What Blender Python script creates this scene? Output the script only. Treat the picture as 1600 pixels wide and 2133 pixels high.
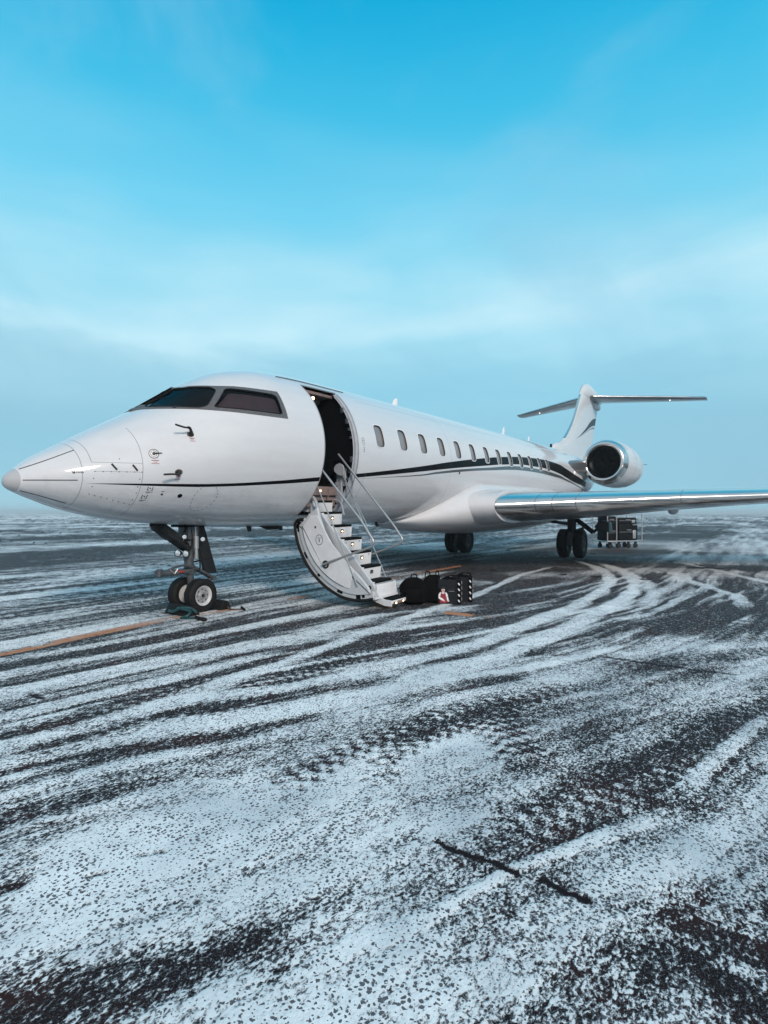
import bpy, bmesh, math, random
import numpy as np
from mathutils import Vector, Matrix
from mathutils.geometry import delaunay_2d_cdt

R = math.radians
random.seed(5)
rng = np.random.default_rng(7)
scene = bpy.context.scene
for o_ in list(bpy.data.objects):
    bpy.data.objects.remove(o_)
COL = scene.collection

# ------------------------------------------------------------------ camera
CAM = Vector((-2.8124, -6.7681, 1.4125))
YAW, PITCH, ROLL = R(33.378), R(0.129), R(0.054)
cam_data = bpy.data.cameras.new('camera')
cam = bpy.data.objects.new('camera', cam_data)
COL.objects.link(cam)
fwv = Vector((math.cos(YAW) * math.cos(PITCH), math.sin(YAW) * math.cos(PITCH), math.sin(PITCH)))
rt = fwv.cross(Vector((0, 0, 1))).normalized()
up = rt.cross(fwv)
rt2 = rt * math.cos(ROLL) + up * math.sin(ROLL)
up2 = -rt * math.sin(ROLL) + up * math.cos(ROLL)
m3 = Matrix((rt2, up2, -fwv)).transposed()
cam.matrix_world = Matrix.Translation(CAM) @ m3.to_4x4()
cam_data.sensor_fit = 'VERTICAL'
cam_data.sensor_height = 36.0
cam_data.sensor_width = 27.0
cam_data.lens = 36.0 * 1166.2 / 2133.0
cam_data.clip_start = 0.05
cam_data.clip_end = 20000
scene.camera = cam

# ------------------------------------------------------------------ sky, sun, exposure
SUN_EL, SUN_AZ = R(26), R(238)      # azimuth: direction the light comes from, from +x anticlockwise
SKY_STRENGTH = 0.1
world = bpy.data.worlds.new('World')
scene.world = world
world.use_nodes = True
wn = world.node_tree
wn.nodes.clear()


def N(nt, typ, loc=None, **kw):
    n = nt.nodes.new(typ)
    for k, v in kw.items():
        if k == 'inp':
            for kk, vv in v.items():
                n.inputs[kk].default_value = vv
        else:
            setattr(n, k, v)
    return n


def srgb(r, g, b):
    def f(c):
        c /= 255.0
        return c / 12.92 if c <= 0.04045 else ((c + 0.055) / 1.055) ** 2.4
    return (f(r), f(g), f(b), 1)


def ramp(nt, fac, stops, interp='LINEAR'):
    n = nt.nodes.new('ShaderNodeValToRGB')
    n.color_ramp.interpolation = interp
    e = n.color_ramp.elements
    while len(e) > 1:
        e.remove(e[-1])
    e[0].position = stops[0][0]
    e[0].color = stops[0][1]
    for p, c in stops[1:]:
        k = e.new(p)
        k.color = c
    if fac is not None:
        nt.links.new(fac, n.inputs[0])
    return n


def math_n(nt, op, a, b=None, c=None, clamp=False):
    n = nt.nodes.new('ShaderNodeMath')
    n.operation = op
    n.use_clamp = clamp
    for i, v in enumerate((a, b, c)):
        if v is None:
            continue
        if isinstance(v, (int, float)):
            n.inputs[i].default_value = v
        else:
            nt.links.new(v, n.inputs[i])
    return n.outputs[0]


def mixc(nt, fac, a, b, mode='MIX'):
    n = nt.nodes.new('ShaderNodeMix')
    n.data_type = 'RGBA'
    n.blend_type = mode
    for i, v in ((0, fac), (6, a), (7, b)):
        if isinstance(v, (int, float)):
            n.inputs[i].default_value = v
        elif isinstance(v, tuple):
            n.inputs[i].default_value = v
        else:
            nt.links.new(v, n.inputs[i])
    return n.outputs[2]


def smooth(nt, v, lo, hi):
    n = nt.nodes.new('ShaderNodeMapRange')
    n.interpolation_type = 'SMOOTHSTEP'
    n.inputs[1].default_value = lo
    n.inputs[2].default_value = hi
    nt.links.new(v, n.inputs[0])
    return n.outputs[0]


def build_world():
    nt = wn
    L = nt.links
    tc = N(nt, 'ShaderNodeTexCoord')
    sep = N(nt, 'ShaderNodeSeparateXYZ')
    L.new(tc.outputs['Generated'], sep.inputs[0])
    el = math_n(nt, 'ARCSINE', sep.outputs[2])
    eld = math_n(nt, 'MULTIPLY', el, 180 / math.pi / 90.0)           # 0..1 = 0..90 degrees
    eld = math_n(nt, 'MAXIMUM', eld, 0.0)
    sky = N(nt, 'ShaderNodeTexSky', sky_type='NISHITA', sun_disc=False)
    sky.sun_elevation = SUN_EL
    sky.sun_rotation = R(90) - SUN_AZ
    sky.air_density = 1.0
    sky.dust_density = 0.6
    # cold clear part of the sky, above the thin veil
    clear = ramp(nt, eld, [(0.0, srgb(128, 196, 222)), (0.17, srgb(128, 204, 228)), (0.24, srgb(118, 208, 234)),
                           (0.31, srgb(92, 202, 236)), (0.40, srgb(46, 186, 228)), (0.475, srgb(6, 170, 218)),
                           (0.62, srgb(60, 168, 202)), (1.0, srgb(110, 180, 204))])
    nis = N(nt, 'ShaderNodeVectorMath', operation='MULTIPLY')
    L.new(sky.outputs[0], nis.inputs[0])
    nis.inputs[1].default_value = (0.35, 0.95, 1.05)
    nis2 = N(nt, 'ShaderNodeVectorMath', operation='SCALE')
    L.new(nis.outputs[0], nis2.inputs[0])
    nis2.inputs['Scale'].default_value = SKY_STRENGTH
    base = mixc(nt, 0.12, clear.outputs[0], nis2.outputs[0])
    # thin veils of cloud: pale band with ragged edges around 13-24 degrees, greyer bank below it
    mp = N(nt, 'ShaderNodeMapping')
    L.new(tc.outputs['Generated'], mp.inputs[0])
    mp.inputs['Scale'].default_value = (1.0, 1.0, 3.2)
    n1 = N(nt, 'ShaderNodeTexNoise', inp={'Scale': 1.55, 'Detail': 5.0, 'Roughness': 0.42, 'Distortion': 0.25})
    L.new(mp.outputs[0], n1.inputs['Vector'])
    n2 = N(nt, 'ShaderNodeTexNoise', inp={'Scale': 3.4, 'Detail': 6.0, 'Roughness': 0.5, 'Distortion': 0.4})
    L.new(mp.outputs[0], n2.inputs['Vector'])
    warp = math_n(nt, 'ADD', eld, math_n(nt, 'MULTIPLY', math_n(nt, 'SUBTRACT', n1.outputs[0], 0.5), 0.20))
    veil = ramp(nt, warp, [(0.0, (0.5, 0.5, 0.5, 1)), (0.10, (0.25, 0.25, 0.25, 1)), (0.155, (0.65, 0.65, 0.65, 1)), (0.195, (0.95, 0.95, 0.95, 1)),
                           (0.235, (0.62, 0.62, 0.62, 1)), (0.30, (0.16, 0.16, 0.16, 1)), (0.40, (0.03, 0.03, 0.03, 1)), (0.5, (0, 0, 0, 1))], 'EASE')
    vm = math_n(nt, 'MULTIPLY', veil.outputs[0], math_n(nt, 'ADD', 0.10, math_n(nt, 'MULTIPLY', n2.outputs[0], 1.55)), clamp=True)
    c1 = mixc(nt, vm, base, srgb(188, 227, 240))
    # faint high wisps
    n3 = N(nt, 'ShaderNodeTexNoise', inp={'Scale': 2.3, 'Detail': 5.0, 'Roughness': 0.55, 'Distortion': 0.8})
    L.new(tc.outputs['Generated'], n3.inputs['Vector'])
    wm = math_n(nt, 'MULTIPLY', smooth(nt, n3.outputs[0], 0.46, 0.74), 0.5)
    c1b = mixc(nt, wm, c1, srgb(132, 194, 222))
    # grey-blue bank low on the horizon
    warp2 = math_n(nt, 'ADD', eld, math_n(nt, 'MULTIPLY', math_n(nt, 'SUBTRACT', n2.outputs[0], 0.5), 0.09))
    bank = ramp(nt, warp2, [(0.0, (0.2, 0.2, 0.2, 1)), (0.05, (0.75, 0.75, 0.75, 1)), (0.10, (0.8, 0.8, 0.8, 1)), (0.14, (0.5, 0.5, 0.5, 1)),
                            (0.195, (0, 0, 0, 1)), (1.0, (0, 0, 0, 1))], 'EASE')
    c2 = mixc(nt, math_n(nt, 'MULTIPLY', bank.outputs[0], math_n(nt, 'ADD', 0.30, math_n(nt, 'MULTIPLY', n1.outputs[0], 1.2)), clamp=True), c1b, srgb(140, 190, 211))
    # unseen pale sky added behind the camera and overhead to neutralise the cyan light
    back = N(nt, 'ShaderNodeVectorMath', operation='DOT_PRODUCT')
    L.new(tc.outputs['Generated'], back.inputs[0])
    back.inputs[1].default_value = (-math.cos(YAW), -math.sin(YAW), 0.95)
    bk = smooth(nt, math_n(nt, 'ADD', back.outputs['Value'], math_n(nt, 'MULTIPLY', math_n(nt, 'SUBTRACT', n1.outputs[0], 0.5), 0.4)), -0.02, 0.95)
    c2 = mixc(nt, math_n(nt, 'MULTIPLY', bk, 0.80), c2, srgb(186, 200, 212))
    bg = N(nt, 'ShaderNodeBackground')
    # everything above is display-referred radiance; undo the 0.1 background strength
    sc_ = N(nt, 'ShaderNodeVectorMath', operation='SCALE')
    L.new(c2, sc_.inputs[0])
    sc_.inputs['Scale'].default_value = 0.95 / SKY_STRENGTH
    L.new(sc_.outputs[0], bg.inputs[0])
    bg.inputs[1].default_value = SKY_STRENGTH
    out = N(nt, 'ShaderNodeOutputWorld')
    L.new(bg.outputs[0], out.inputs[0])


build_world()
sd = bpy.data.lights.new('sun', 'SUN')
sd.energy = 2.4
sd.angle = R(10)
sd.color = (1.0, 0.84, 0.72)
sun = bpy.data.objects.new('sun', sd)
COL.objects.link(sun)
sdir = Vector((math.cos(SUN_AZ) * math.cos(SUN_EL), math.sin(SUN_AZ) * math.cos(SUN_EL), math.sin(SUN_EL)))
sun.rotation_euler = sdir.to_track_quat('Z', 'Y').to_euler()
vs = scene.view_settings
vs.view_transform = 'Standard'
vs.look = 'None'
vs.exposure = 0.25
vs.gamma = 1.0
vs.use_curve_mapping = False

# ------------------------------------------------------------------ materials
MATS = {}


def mat(name, color=(0.5, 0.5, 0.5), rough=0.5, metal=0.0, coat=0.0, noise=0.0, nscale=8.0, emit=0.0, emit_col=None,
        bump=0.0, spec=0.5, alpha=1.0, trans=0.0):
    m = bpy.data.materials.new(name)
    m.use_nodes = True
    nt = m.node_tree
    b = nt.nodes['Principled BSDF']
    b.inputs['Base Color'].default_value = (*color, 1)
    b.inputs['Roughness'].default_value = rough
    b.inputs['Metallic'].default_value = metal
    b.inputs['Coat Weight'].default_value = coat
    b.inputs['Coat Roughness'].default_value = 0.06
    b.inputs['Specular IOR Level'].default_value = spec
    b.inputs['Transmission Weight'].default_value = trans
    b.inputs['Alpha'].default_value = alpha
    if emit:
        b.inputs['Emission Color'].default_value = (*(emit_col or color), 1)
        b.inputs['Emission Strength'].default_value = emit
    if noise or bump:
        tc = N(nt, 'ShaderNodeTexCoord')
        no = N(nt, 'ShaderNodeTexNoise', inp={'Scale': nscale, 'Detail': 6.0, 'Roughness': 0.6})
        nt.links.new(tc.outputs['Object'], no.inputs['Vector'])
        if noise:
            dk = tuple(c * (1 - noise) for c in color) + (1,)
            lt = tuple(min(1, c * (1 + noise * 0.6)) for c in color) + (1,)
            rr = ramp(nt, no.outputs[0], [(0.3, dk), (0.7, lt)])
            nt.links.new(rr.outputs[0], b.inputs['Base Color'])
            r2 = math_n(nt, 'ADD', rough - 0.08, math_n(nt, 'MULTIPLY', no.outputs[0], 0.18), clamp=True)
            nt.links.new(r2, b.inputs['Roughness'])
        if bump:
            bp = N(nt, 'ShaderNodeBump', inp={'Strength': bump, 'Distance': 0.01})
            nt.links.new(no.outputs[0], bp.inputs['Height'])
            nt.links.new(bp.outputs[0], b.inputs['Normal'])
    MATS[name] = m
    return m


mat('white_metal', (0.68, 0.70, 0.73), 0.35, 0, 0.3, noise=0.10, nscale=5)
mat('grey_panel', (0.34, 0.37, 0.41), 0.5, 0, noise=0.12, nscale=6)
mat('light_panel', (0.50, 0.53, 0.56), 0.45, 0, noise=0.12, nscale=7)
mat('black_rubber', (0.006, 0.006, 0.0065), 0.7, spec=0.25, noise=0.2, nscale=20)
mat('tyre_rubber', (0.007, 0.007, 0.0075), 0.7, noise=0.35, nscale=30, bump=0.2, spec=0.25)
mat('dark_void', (0.004, 0.004, 0.005), 0.9, spec=0.05)
mat('tread_black', (0.005, 0.005, 0.0055), 0.9, noise=0.3, nscale=60, bump=0.3, spec=0.1)
mat('polished_metal', (0.70, 0.69, 0.68), 0.20, 1.0, noise=0.08, nscale=2.0)
mat('brushed_metal', (0.42, 0.43, 0.44), 0.34, 0.7, noise=0.12, nscale=12)
mat('gear_grey', (0.07, 0.077, 0.087), 0.45, 0.2, noise=0.35, nscale=14)
mat('gear_dark', (0.014, 0.015, 0.017), 0.55, 0.0, spec=0.3, noise=0.35, nscale=14)
mat('rim_inner', (0.26, 0.27, 0.28), 0.45, 0.1, noise=0.3, nscale=14)
mat('rim_main', (0.16, 0.165, 0.17), 0.45, 0.1, noise=0.3, nscale=14)
mat('rim_paint', (0.55, 0.57, 0.58), 0.4, 0.1, noise=0.2, nscale=12)
mat('window_frame_metal', (0.12, 0.122, 0.13), 0.5, 0.3, noise=0.5, nscale=60)
mat('window_rim', (0.045, 0.045, 0.05), 0.45)
mat('blind', (0.20, 0.18, 0.185), 0.2, 0, 0.6, noise=0.25, nscale=3)
mat('probe_metal', (0.06, 0.045, 0.045), 0.35, 0.8, noise=0.4, nscale=20)
mat('fan_metal', (0.012, 0.0125, 0.014), 0.6, 0.0, spec=0.2)
mat('duct', (0.010, 0.010, 0.011), 0.7, 0.0, spec=0.15)
mat('red_print', (0.30, 0.03, 0.03), 0.5)
mat('black_print', (0.015, 0.015, 0.017), 0.5)
mat('warm_lamp', (1.0, 0.72, 0.42), 0.5, emit=4.0, emit_col=(1.0, 0.60, 0.34))
mat('pylon_dark_reflection', (0.09, 0.096, 0.105), 0.3, 0, 0.7, noise=0.2, nscale=3)  # base colour darkened to hold the pylon's dark reflection
mat('nav_lamp', (1.0, 0.9, 0.8), 0.5, emit=3.5, emit_col=(1.0, 0.85, 0.7))
mat('bag_black', (0.003, 0.003, 0.0035), 0.9, noise=0.4, nscale=40, bump=0.3, spec=0.08)
mat('bag_charcoal', (0.014, 0.016, 0.020), 0.8, spec=0.12, noise=0.3, nscale=16, bump=0.25)
mat('print_white', (0.72, 0.72, 0.74), 0.6)
mat('print_skin', (0.62, 0.45, 0.42), 0.6)
mat('print_red', (0.24, 0.015, 0.03), 0.6)
mat('teal_hose', (0.006, 0.050, 0.058), 0.5, noise=0.3, nscale=20)
mat('brown_rope', (0.11, 0.065, 0.045), 0.8, noise=0.3, nscale=40)
mat('lens', (0.8, 0.85, 0.88), 0.08, 0.6, 1.0)
mat('suitcase_a', (0.006, 0.0065, 0.008), 0.6, spec=0.12, noise=0.3, nscale=10, bump=0.2)
mat('suitcase_b', (0.014, 0.015, 0.018), 0.6, spec=0.12, noise=0.3, nscale=10, bump=0.2)
mat('cart_rail', (0.42, 0.45, 0.48), 0.35, 0.7, noise=0.15, nscale=10)
mat('interior_trim', (0.20, 0.15, 0.14), 0.5, noise=0.2, nscale=8)
mat('seat_leather', (0.10, 0.11, 0.12), 0.5, noise=0.2, nscale=8)


def glass_mat():
    m = bpy.data.materials.new('window_glass')
    m.use_nodes = True
    nt = m.node_tree
    nt.nodes.clear()
    out = N(nt, 'ShaderNodeOutputMaterial')
    tr = N(nt, 'ShaderNodeBsdfTransparent')
    tr.inputs[0].default_value = (0.62, 0.72, 0.74, 1)
    gl = N(nt, 'ShaderNodeBsdfGlossy')
    gl.inputs['Color'].default_value = (0.9, 0.95, 1.0, 1)
    gl.inputs['Roughness'].default_value = 0.03
    fr = N(nt, 'ShaderNodeFresnel', inp={'IOR': 1.5})
    f2 = math_n(nt, 'ADD', math_n(nt, 'MULTIPLY', fr.outputs[0], 0.30), 0.0, clamp=True)
    mx = N(nt, 'ShaderNodeMixShader')
    nt.links.new(f2, mx.inputs[0])
    nt.links.new(tr.outputs[0], mx.inputs[1])
    nt.links.new(gl.outputs[0], mx.inputs[2])
    nt.links.new(mx.outputs[0], out.inputs[0])
    MATS['window_glass'] = m


glass_mat()

# stripes on the fuselage: upper and lower edges as (x, z) points of the paint scheme
STR_T = [(0.60, 1.734), (0.944, 1.738), (1.743, 1.746), (2.0, 1.752), (3.07, 1.823), (3.62, 1.875), (4.77, 1.984), (5.01, 2.007), (6.92, 2.223),
         (8.18, 2.383), (10.2, 2.60), (11.2, 2.69), (13.37, 2.82), (14.93, 2.85), (16.56, 2.79), (17.2, 2.69), (18.3, 2.52), (20.0, 2.30)]
STR_B = [(0.60, 1.733), (0.944, 1.721), (1.75, 1.707), (2.0, 1.713), (3.10, 1.774), (3.65, 1.815), (4.80, 1.92), (5.04, 1.942), (6.95, 2.118),
         (8.19, 2.238), (10.16, 2.405), (11.12, 2.481), (13.17, 2.573), (14.67, 2.571), (16.32, 2.464), (17.2, 2.35), (18.3, 2.22), (20.0, 2.1)]
GR_T = [(0.6, 1.6), (4.90, 1.910), (6.97, 2.064), (7.55, 2.137), (10.16, 2.357), (13.1, 2.515), (14.6, 2.50), (16.3, 2.41), (17.2, 2.31), (20, 2.0)]
GR_B = [(0.6, 1.6), (4.90, 1.905), (6.98, 2.036), (7.57, 2.093), (10.16, 2.286), (13.1, 2.402), (14.6, 2.379), (16.3, 2.305), (17.2, 2.24), (20, 1.95)]


def curve_node(nt, xin, pts, x0, x1, z0, z1):
    n = nt.nodes.new('ShaderNodeFloatCurve')
    c = n.mapping.curves[0]
    n.mapping.extend = 'HORIZONTAL'
    P = [((x - x0) / (x1 - x0), (z - z0) / (z1 - z0)) for x, z in pts]
    c.points[0].location = P[0]
    c.points[1].location = P[-1]
    for p in P[1:-1]:
        c.points.new(*p)
    for p in c.points:
        p.handle_type = 'AUTO_CLAMPED'
    n.mapping.update()
    t = math_n(nt, 'DIVIDE', math_n(nt, 'SUBTRACT', xin, x0), x1 - x0, clamp=True)
    nt.links.new(t, n.inputs['Value'])
    return math_n(nt, 'ADD', math_n(nt, 'MULTIPLY', n.outputs[0], z1 - z0), z0)


def band(nt, z, top, bot, soft=0.002):
    a = math_n(nt, 'DIVIDE', math_n(nt, 'SUBTRACT', top, z), soft, clamp=True)
    b = math_n(nt, 'DIVIDE', math_n(nt, 'SUBTRACT', z, bot), soft, clamp=True)
    return math_n(nt, 'MULTIPLY', a, b)


def near(nt, v, c, w):
    d = math_n(nt, 'ABSOLUTE', math_n(nt, 'SUBTRACT', v, c))
    return math_n(nt, 'LESS_THAN', d, w)


def gate(nt, v, lo, hi):
    return math_n(nt, 'MULTIPLY', math_n(nt, 'GREATER_THAN', v, lo), math_n(nt, 'LESS_THAN', v, hi))


WHITE = (0.58, 0.60, 0.63, 1)


def paint_material(name, kind):
    m = bpy.data.materials.new(name)
    m.use_nodes = True
    nt = m.node_tree
    L = nt.links
    b = nt.nodes['Principled BSDF']
    tc = N(nt, 'ShaderNodeTexCoord')
    sep = N(nt, 'ShaderNodeSeparateXYZ')
    L.new(tc.outputs['Object'], sep.inputs[0])
    X, Y, Z = sep.outputs
    # grime: long soft streaks plus blotches
    mp = N(nt, 'ShaderNodeMapping')
    mp.inputs['Scale'].default_value = (0.35, 3.0, 3.0)
    L.new(tc.outputs['Object'], mp.inputs[0])
    g1 = N(nt, 'ShaderNodeTexNoise', inp={'Scale': 1.6, 'Detail': 7.0, 'Roughness': 0.62})
    L.new(mp.outputs[0], g1.inputs['Vector'])
    g2 = N(nt, 'ShaderNodeTexNoise', inp={'Scale': 9.0, 'Detail': 6.0, 'Roughness': 0.65})
    L.new(tc.outputs['Object'], g2.inputs['Vector'])
    dirt = math_n(nt, 'ADD', math_n(nt, 'MULTIPLY', smooth(nt, g1.outputs[0], 0.35, 0.75), 0.10), math_n(nt, 'MULTIPLY', smooth(nt, g2.outputs[0], 0.5, 0.8), 0.06))
    if kind == 'fuselage':
        low = math_n(nt, 'SUBTRACT', 1.0, smooth(nt, Z, 1.15, 2.0))      # slush spatter caught along the belly
        dirt = math_n(nt, 'ADD', dirt, math_n(nt, 'MULTIPLY', low, math_n(nt, 'ADD', math_n(nt, 'MULTIPLY', smooth(nt, g1.outputs[0], 0.3, 0.7), 0.34), math_n(nt, 'MULTIPLY', smooth(nt, g2.outputs[0], 0.48, 0.62), 0.12))))
    col = mixc(nt, dirt, WHITE, (0.22, 0.22, 0.23, 1))
    if kind == 'fuselage':
        t = curve_node(nt, X, STR_T, 0.6, 20, 1.5, 3.0)
        bt = curve_node(nt, X, STR_B, 0.6, 20, 1.5, 3.0)
        k = math_n(nt, 'MULTIPLY', band(nt, Z, t, bt), gate(nt, X, 0.61, 20.2))
        gt = curve_node(nt, X, GR_T, 0.6, 20, 1.5, 3.0)
        gb = curve_node(nt, X, GR_B, 0.6, 20, 1.5, 3.0)
        kg = math_n(nt, 'MULTIPLY', band(nt, Z, gt, gb), gate(nt, X, 4.9, 20))
        # panel joints
        lines = near(nt, X, 0.590, 0.0035)
        for xx, z0, z1 in ((0.682, 1.975, 2.4), (1.16, 1.2, 2.42), (5.02, 1.1, 1.95), (8.2, 1.1, 3.7), (12.4, 1.1, 3.7), (17.6, 1.5, 3.7)):
            lines = math_n(nt, 'MAXIMUM', lines, math_n(nt, 'MULTIPLY', near(nt, X, xx, 0.0035 if xx < 2 else 0.004), gate(nt, Z, z0, z1)))
        for zz, x0, x1 in ((1.975, 0.682, 1.16), (1.872, 0.70, 1.14), (3.30, 5.2, 17.0)):
            lines = math_n(nt, 'MAXIMUM', lines, math_n(nt, 'MULTIPLY', near(nt, Z, zz, 0.003), gate(nt, X, x0, x1)))
        # access hatch outlines
        dx = math_n(nt, 'SUBTRACT', X, 2.0)
        dz = math_n(nt, 'SUBTRACT', Z, 1.57)
        rr = math_n(nt, 'SQRT', math_n(nt, 'ADD', math_n(nt, 'MULTIPLY', dx, dx), math_n(nt, 'MULTIPLY', dz, dz)))
        ang = math_n(nt, 'ARCTAN2', dz, dx)
        dash = math_n(nt, 'GREATER_THAN', math_n(nt, 'SINE', math_n(nt, 'MULTIPLY', ang, 22.0)), -0.1)
        ring = math_n(nt, 'MULTIPLY', math_n(nt, 'MULTIPLY', near(nt, rr, 0.165, 0.006), dash), math_n(nt, 'LESS_THAN', Z, 1.72))
        lines = math_n(nt, 'MAXIMUM', lines, ring)
        nr = math_n(nt, 'GREATER_THAN', X, 0.105)
        col = mixc(nt, math_n(nt, 'SUBTRACT', 1.0, nr), col, (0.40, 0.41, 0.43, 1))
        col = mixc(nt, kg, col, (0.06, 0.066, 0.072, 1))
        col = mixc(nt, k, col, (0.004, 0.004, 0.005, 1))
        col = mixc(nt, math_n(nt, 'MULTIPLY', lines, 0.62), col, (0.08, 0.085, 0.09, 1))
        cw = math_n(nt, 'SUBTRACT', 1.0, math_n(nt, 'MULTIPLY', k, 0.88))
        L.new(cw, b.inputs['Coat Weight'])
        L.new(math_n(nt, 'SUBTRACT', 0.15, math_n(nt, 'MULTIPLY', k, 0.12)), b.inputs['Specular IOR Level'])
    if kind == 'fin':
        T = [(22.0, 4.2), (22.94, 4.35), (24.74, 4.95), (25.97, 5.47), (26.8, 5.72), (27.46, 5.79), (28, 5.80)]
        B_ = [(22.0, 4.2), (22.94, 4.345), (24.74, 4.82), (25.96, 5.19), (26.8, 5.36), (27.3, 5.40), (28, 5.41)]
        T2 = [(22.0, 4.0), (23.6, 4.46), (24.74, 4.79), (25.96, 5.135), (26.8, 5.29), (27.3, 5.33), (28, 5.34)]
        B2 = [(22.0, 4.0), (23.6, 4.455), (24.74, 4.765), (25.96, 5.07), (26.8, 5.19), (27.3, 5.22), (28, 5.23)]
        for tt, bb, cc in ((T, B_, (0.022, 0.026, 0.030, 1)), (T2, B2, (0.12, 0.13, 0.14, 1))):
            a1 = curve_node(nt, X, tt, 22, 28, 3.5, 6.5)
            a2 = curve_node(nt, X, bb, 22, 28, 3.5, 6.5)
            kk = math_n(nt, 'MULTIPLY', band(nt, Z, a1, a2), gate(nt, X, 22.6, 28))
            col = mixc(nt, kk, col, cc)
            if tt is T:
                L.new(math_n(nt, 'SUBTRACT', 0.8, math_n(nt, 'MULTIPLY', kk, 0.75)), b.inputs['Coat Weight'])
        # rudder hinge line
        hx = math_n(nt, 'SUBTRACT', X, math_n(nt, 'MULTIPLY', Z, 0.62))
        col = mixc(nt, math_n(nt, 'MULTIPLY', near(nt, hx, 22.85, 0.012), 0.5), col, (0.1, 0.1, 0.11, 1))
    L.new(col, b.inputs['Base Color'])
    b.inputs['Roughness'].default_value = 0.42
    if kind != 'fuselage':
        b.inputs['Specular IOR Level'].default_value = 0.15
        b.inputs['Coat Weight'].default_value = 0.8
    b.inputs['Coat IOR'].default_value = 1.45
    b.inputs['Coat Roughness'].default_value = 0.05
    cr = math_n(nt, 'ADD', 0.02, math_n(nt, 'MULTIPLY', g2.outputs[0], 0.06))
    L.new(cr, b.inputs['Coat Roughness'])
    bp = N(nt, 'ShaderNodeBump', inp={'Strength': 0.10, 'Distance': 0.02})
    g3 = N(nt, 'ShaderNodeTexNoise', inp={'Scale': 2.2, 'Detail': 2.0})
    L.new(tc.outputs['Object'], g3.inputs['Vector'])
    L.new(g3.outputs[0], bp.inputs['Height'])
    L.new(bp.outputs[0], b.inputs['Coat Normal'])
    MATS[name] = m
    return m


paint_material('fuselage_paint', 'fuselage')
paint_material('white_paint', 'plain')
paint_material('fin_paint', 'fin')


def wing_mat():
    m = bpy.data.materials.new('wing_skin')
    m.use_nodes = True
    nt = m.node_tree
    b = nt.nodes['Principled BSDF']
    tc = N(nt, 'ShaderNodeTexCoord')
    mp = N(nt, 'ShaderNodeMapping')
    mp.inputs['Scale'].default_value = (3.0, 0.8, 1.0)
    nt.links.new(tc.outputs['Object'], mp.inputs[0])
    n1 = N(nt, 'ShaderNodeTexNoise', inp={'Scale': 1.4, 'Detail': 7.0, 'Roughness': 0.6})
    nt.links.new(mp.outputs[0], n1.inputs['Vector'])
    c = ramp(nt, n1.outputs[0], [(0.3, (0.11, 0.115, 0.125, 1)), (0.7, (0.30, 0.31, 0.33, 1))])
    nt.links.new(c.outputs[0], b.inputs['Base Color'])
    b.inputs['Roughness'].default_value = 0.3
    b.inputs['Metallic'].default_value = 0.25
    b.inputs['Coat Weight'].default_value = 0.7
    b.inputs['Coat Roughness'].default_value = 0.08
    MATS['wing_skin'] = m


wing_mat()

# ------------------------------------------------------------------ mesh helpers


def link(o, parent=None):
    COL.objects.link(o)
    if parent is not None:
        o.parent = parent
    return o


def mesh_obj(name, bm_or_me, mats, parent=None, smooth_ang=38, label=None):
    if isinstance(bm_or_me, bmesh.types.BMesh):
        me = bpy.data.meshes.new(name)
        bmesh.ops.recalc_face_normals(bm_or_me, faces=bm_or_me.faces)
        bm_or_me.to_mesh(me)
        bm_or_me.free()
    else:
        me = bm_or_me
    if isinstance(mats, str):
        mats = [mats]
    for mm in mats:
        me.materials.append(MATS[mm])
    if smooth_ang:
        me.polygons.foreach_set('use_smooth', [True] * len(me.polygons))
        me.set_sharp_from_angle(angle=R(smooth_ang))
    o = bpy.data.objects.new(name, me)
    link(o, parent)
    if label:
        o['label'] = label
    return o


def split_objs(name, bm, mats, parent=None, smooth_ang=38):
    """one object per connected piece"""
    seen, out = set(), []
    bm.verts.ensure_lookup_table()
    for v0 in bm.verts:
        if v0.index in seen or v0 in seen:
            continue
        stack, comp = [v0], []
        seen.add(v0)
        while stack:
            v = stack.pop()
            comp.append(v)
            for e in v.link_edges:
                w = e.other_vert(v)
                if w not in seen:
                    seen.add(w)
                    stack.append(w)
        t = bmesh.new()
        mp_ = {v: t.verts.new(v.co) for v in comp}
        fs = {f for v in comp for f in v.link_faces}
        for f in fs:
            nf = t.faces.new([mp_[v] for v in f.verts])
            nf.material_index = f.material_index
        out.append(mesh_obj(name, t, mats, parent, smooth_ang))
    bm.free()
    return out


def thing(name, label, cat, loc=(0, 0, 0), rot=(0, 0, 0), group=None):
    o = bpy.data.objects.new(name, None)
    o.empty_display_size = 0.2
    link(o)
    o.location = loc
    o.rotation_euler = rot
    o['label'] = label
    o['category'] = cat
    if group:
        o['group'] = group
    return o


def tag(o, label, cat, group=None):
    o['label'] = label
    o['category'] = cat
    if group:
        o['group'] = group
    return o


def BM():
    return bmesh.new()


def box(bm, c, s, rot=None, bev=0.0, m=0, seg=2):
    t = bmesh.new()
    bmesh.ops.create_cube(t, size=1.0)
    for v in t.verts:
        v.co = Vector((v.co.x * s[0], v.co.y * s[1], v.co.z * s[2]))
    if bev > 0:
        bmesh.ops.bevel(t, geom=list(t.edges), offset=bev, segments=seg, affect='EDGES', profile=0.5)
    M = (rot.to_4x4() if rot is not None else Matrix.Identity(4))
    M = Matrix.Translation(Vector(c)) @ M
    bmesh.ops.transform(t, matrix=M, verts=t.verts)
    join(bm, t, m)


def join(bm, t, m=None):
    vm = {v: bm.verts.new(v.co) for v in t.verts}
    for f in t.faces:
        try:
            nf = bm.faces.new([vm[v] for v in f.verts])
            nf.material_index = f.material_index if m is None else m
        except ValueError:
            pass
    t.free()


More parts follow.
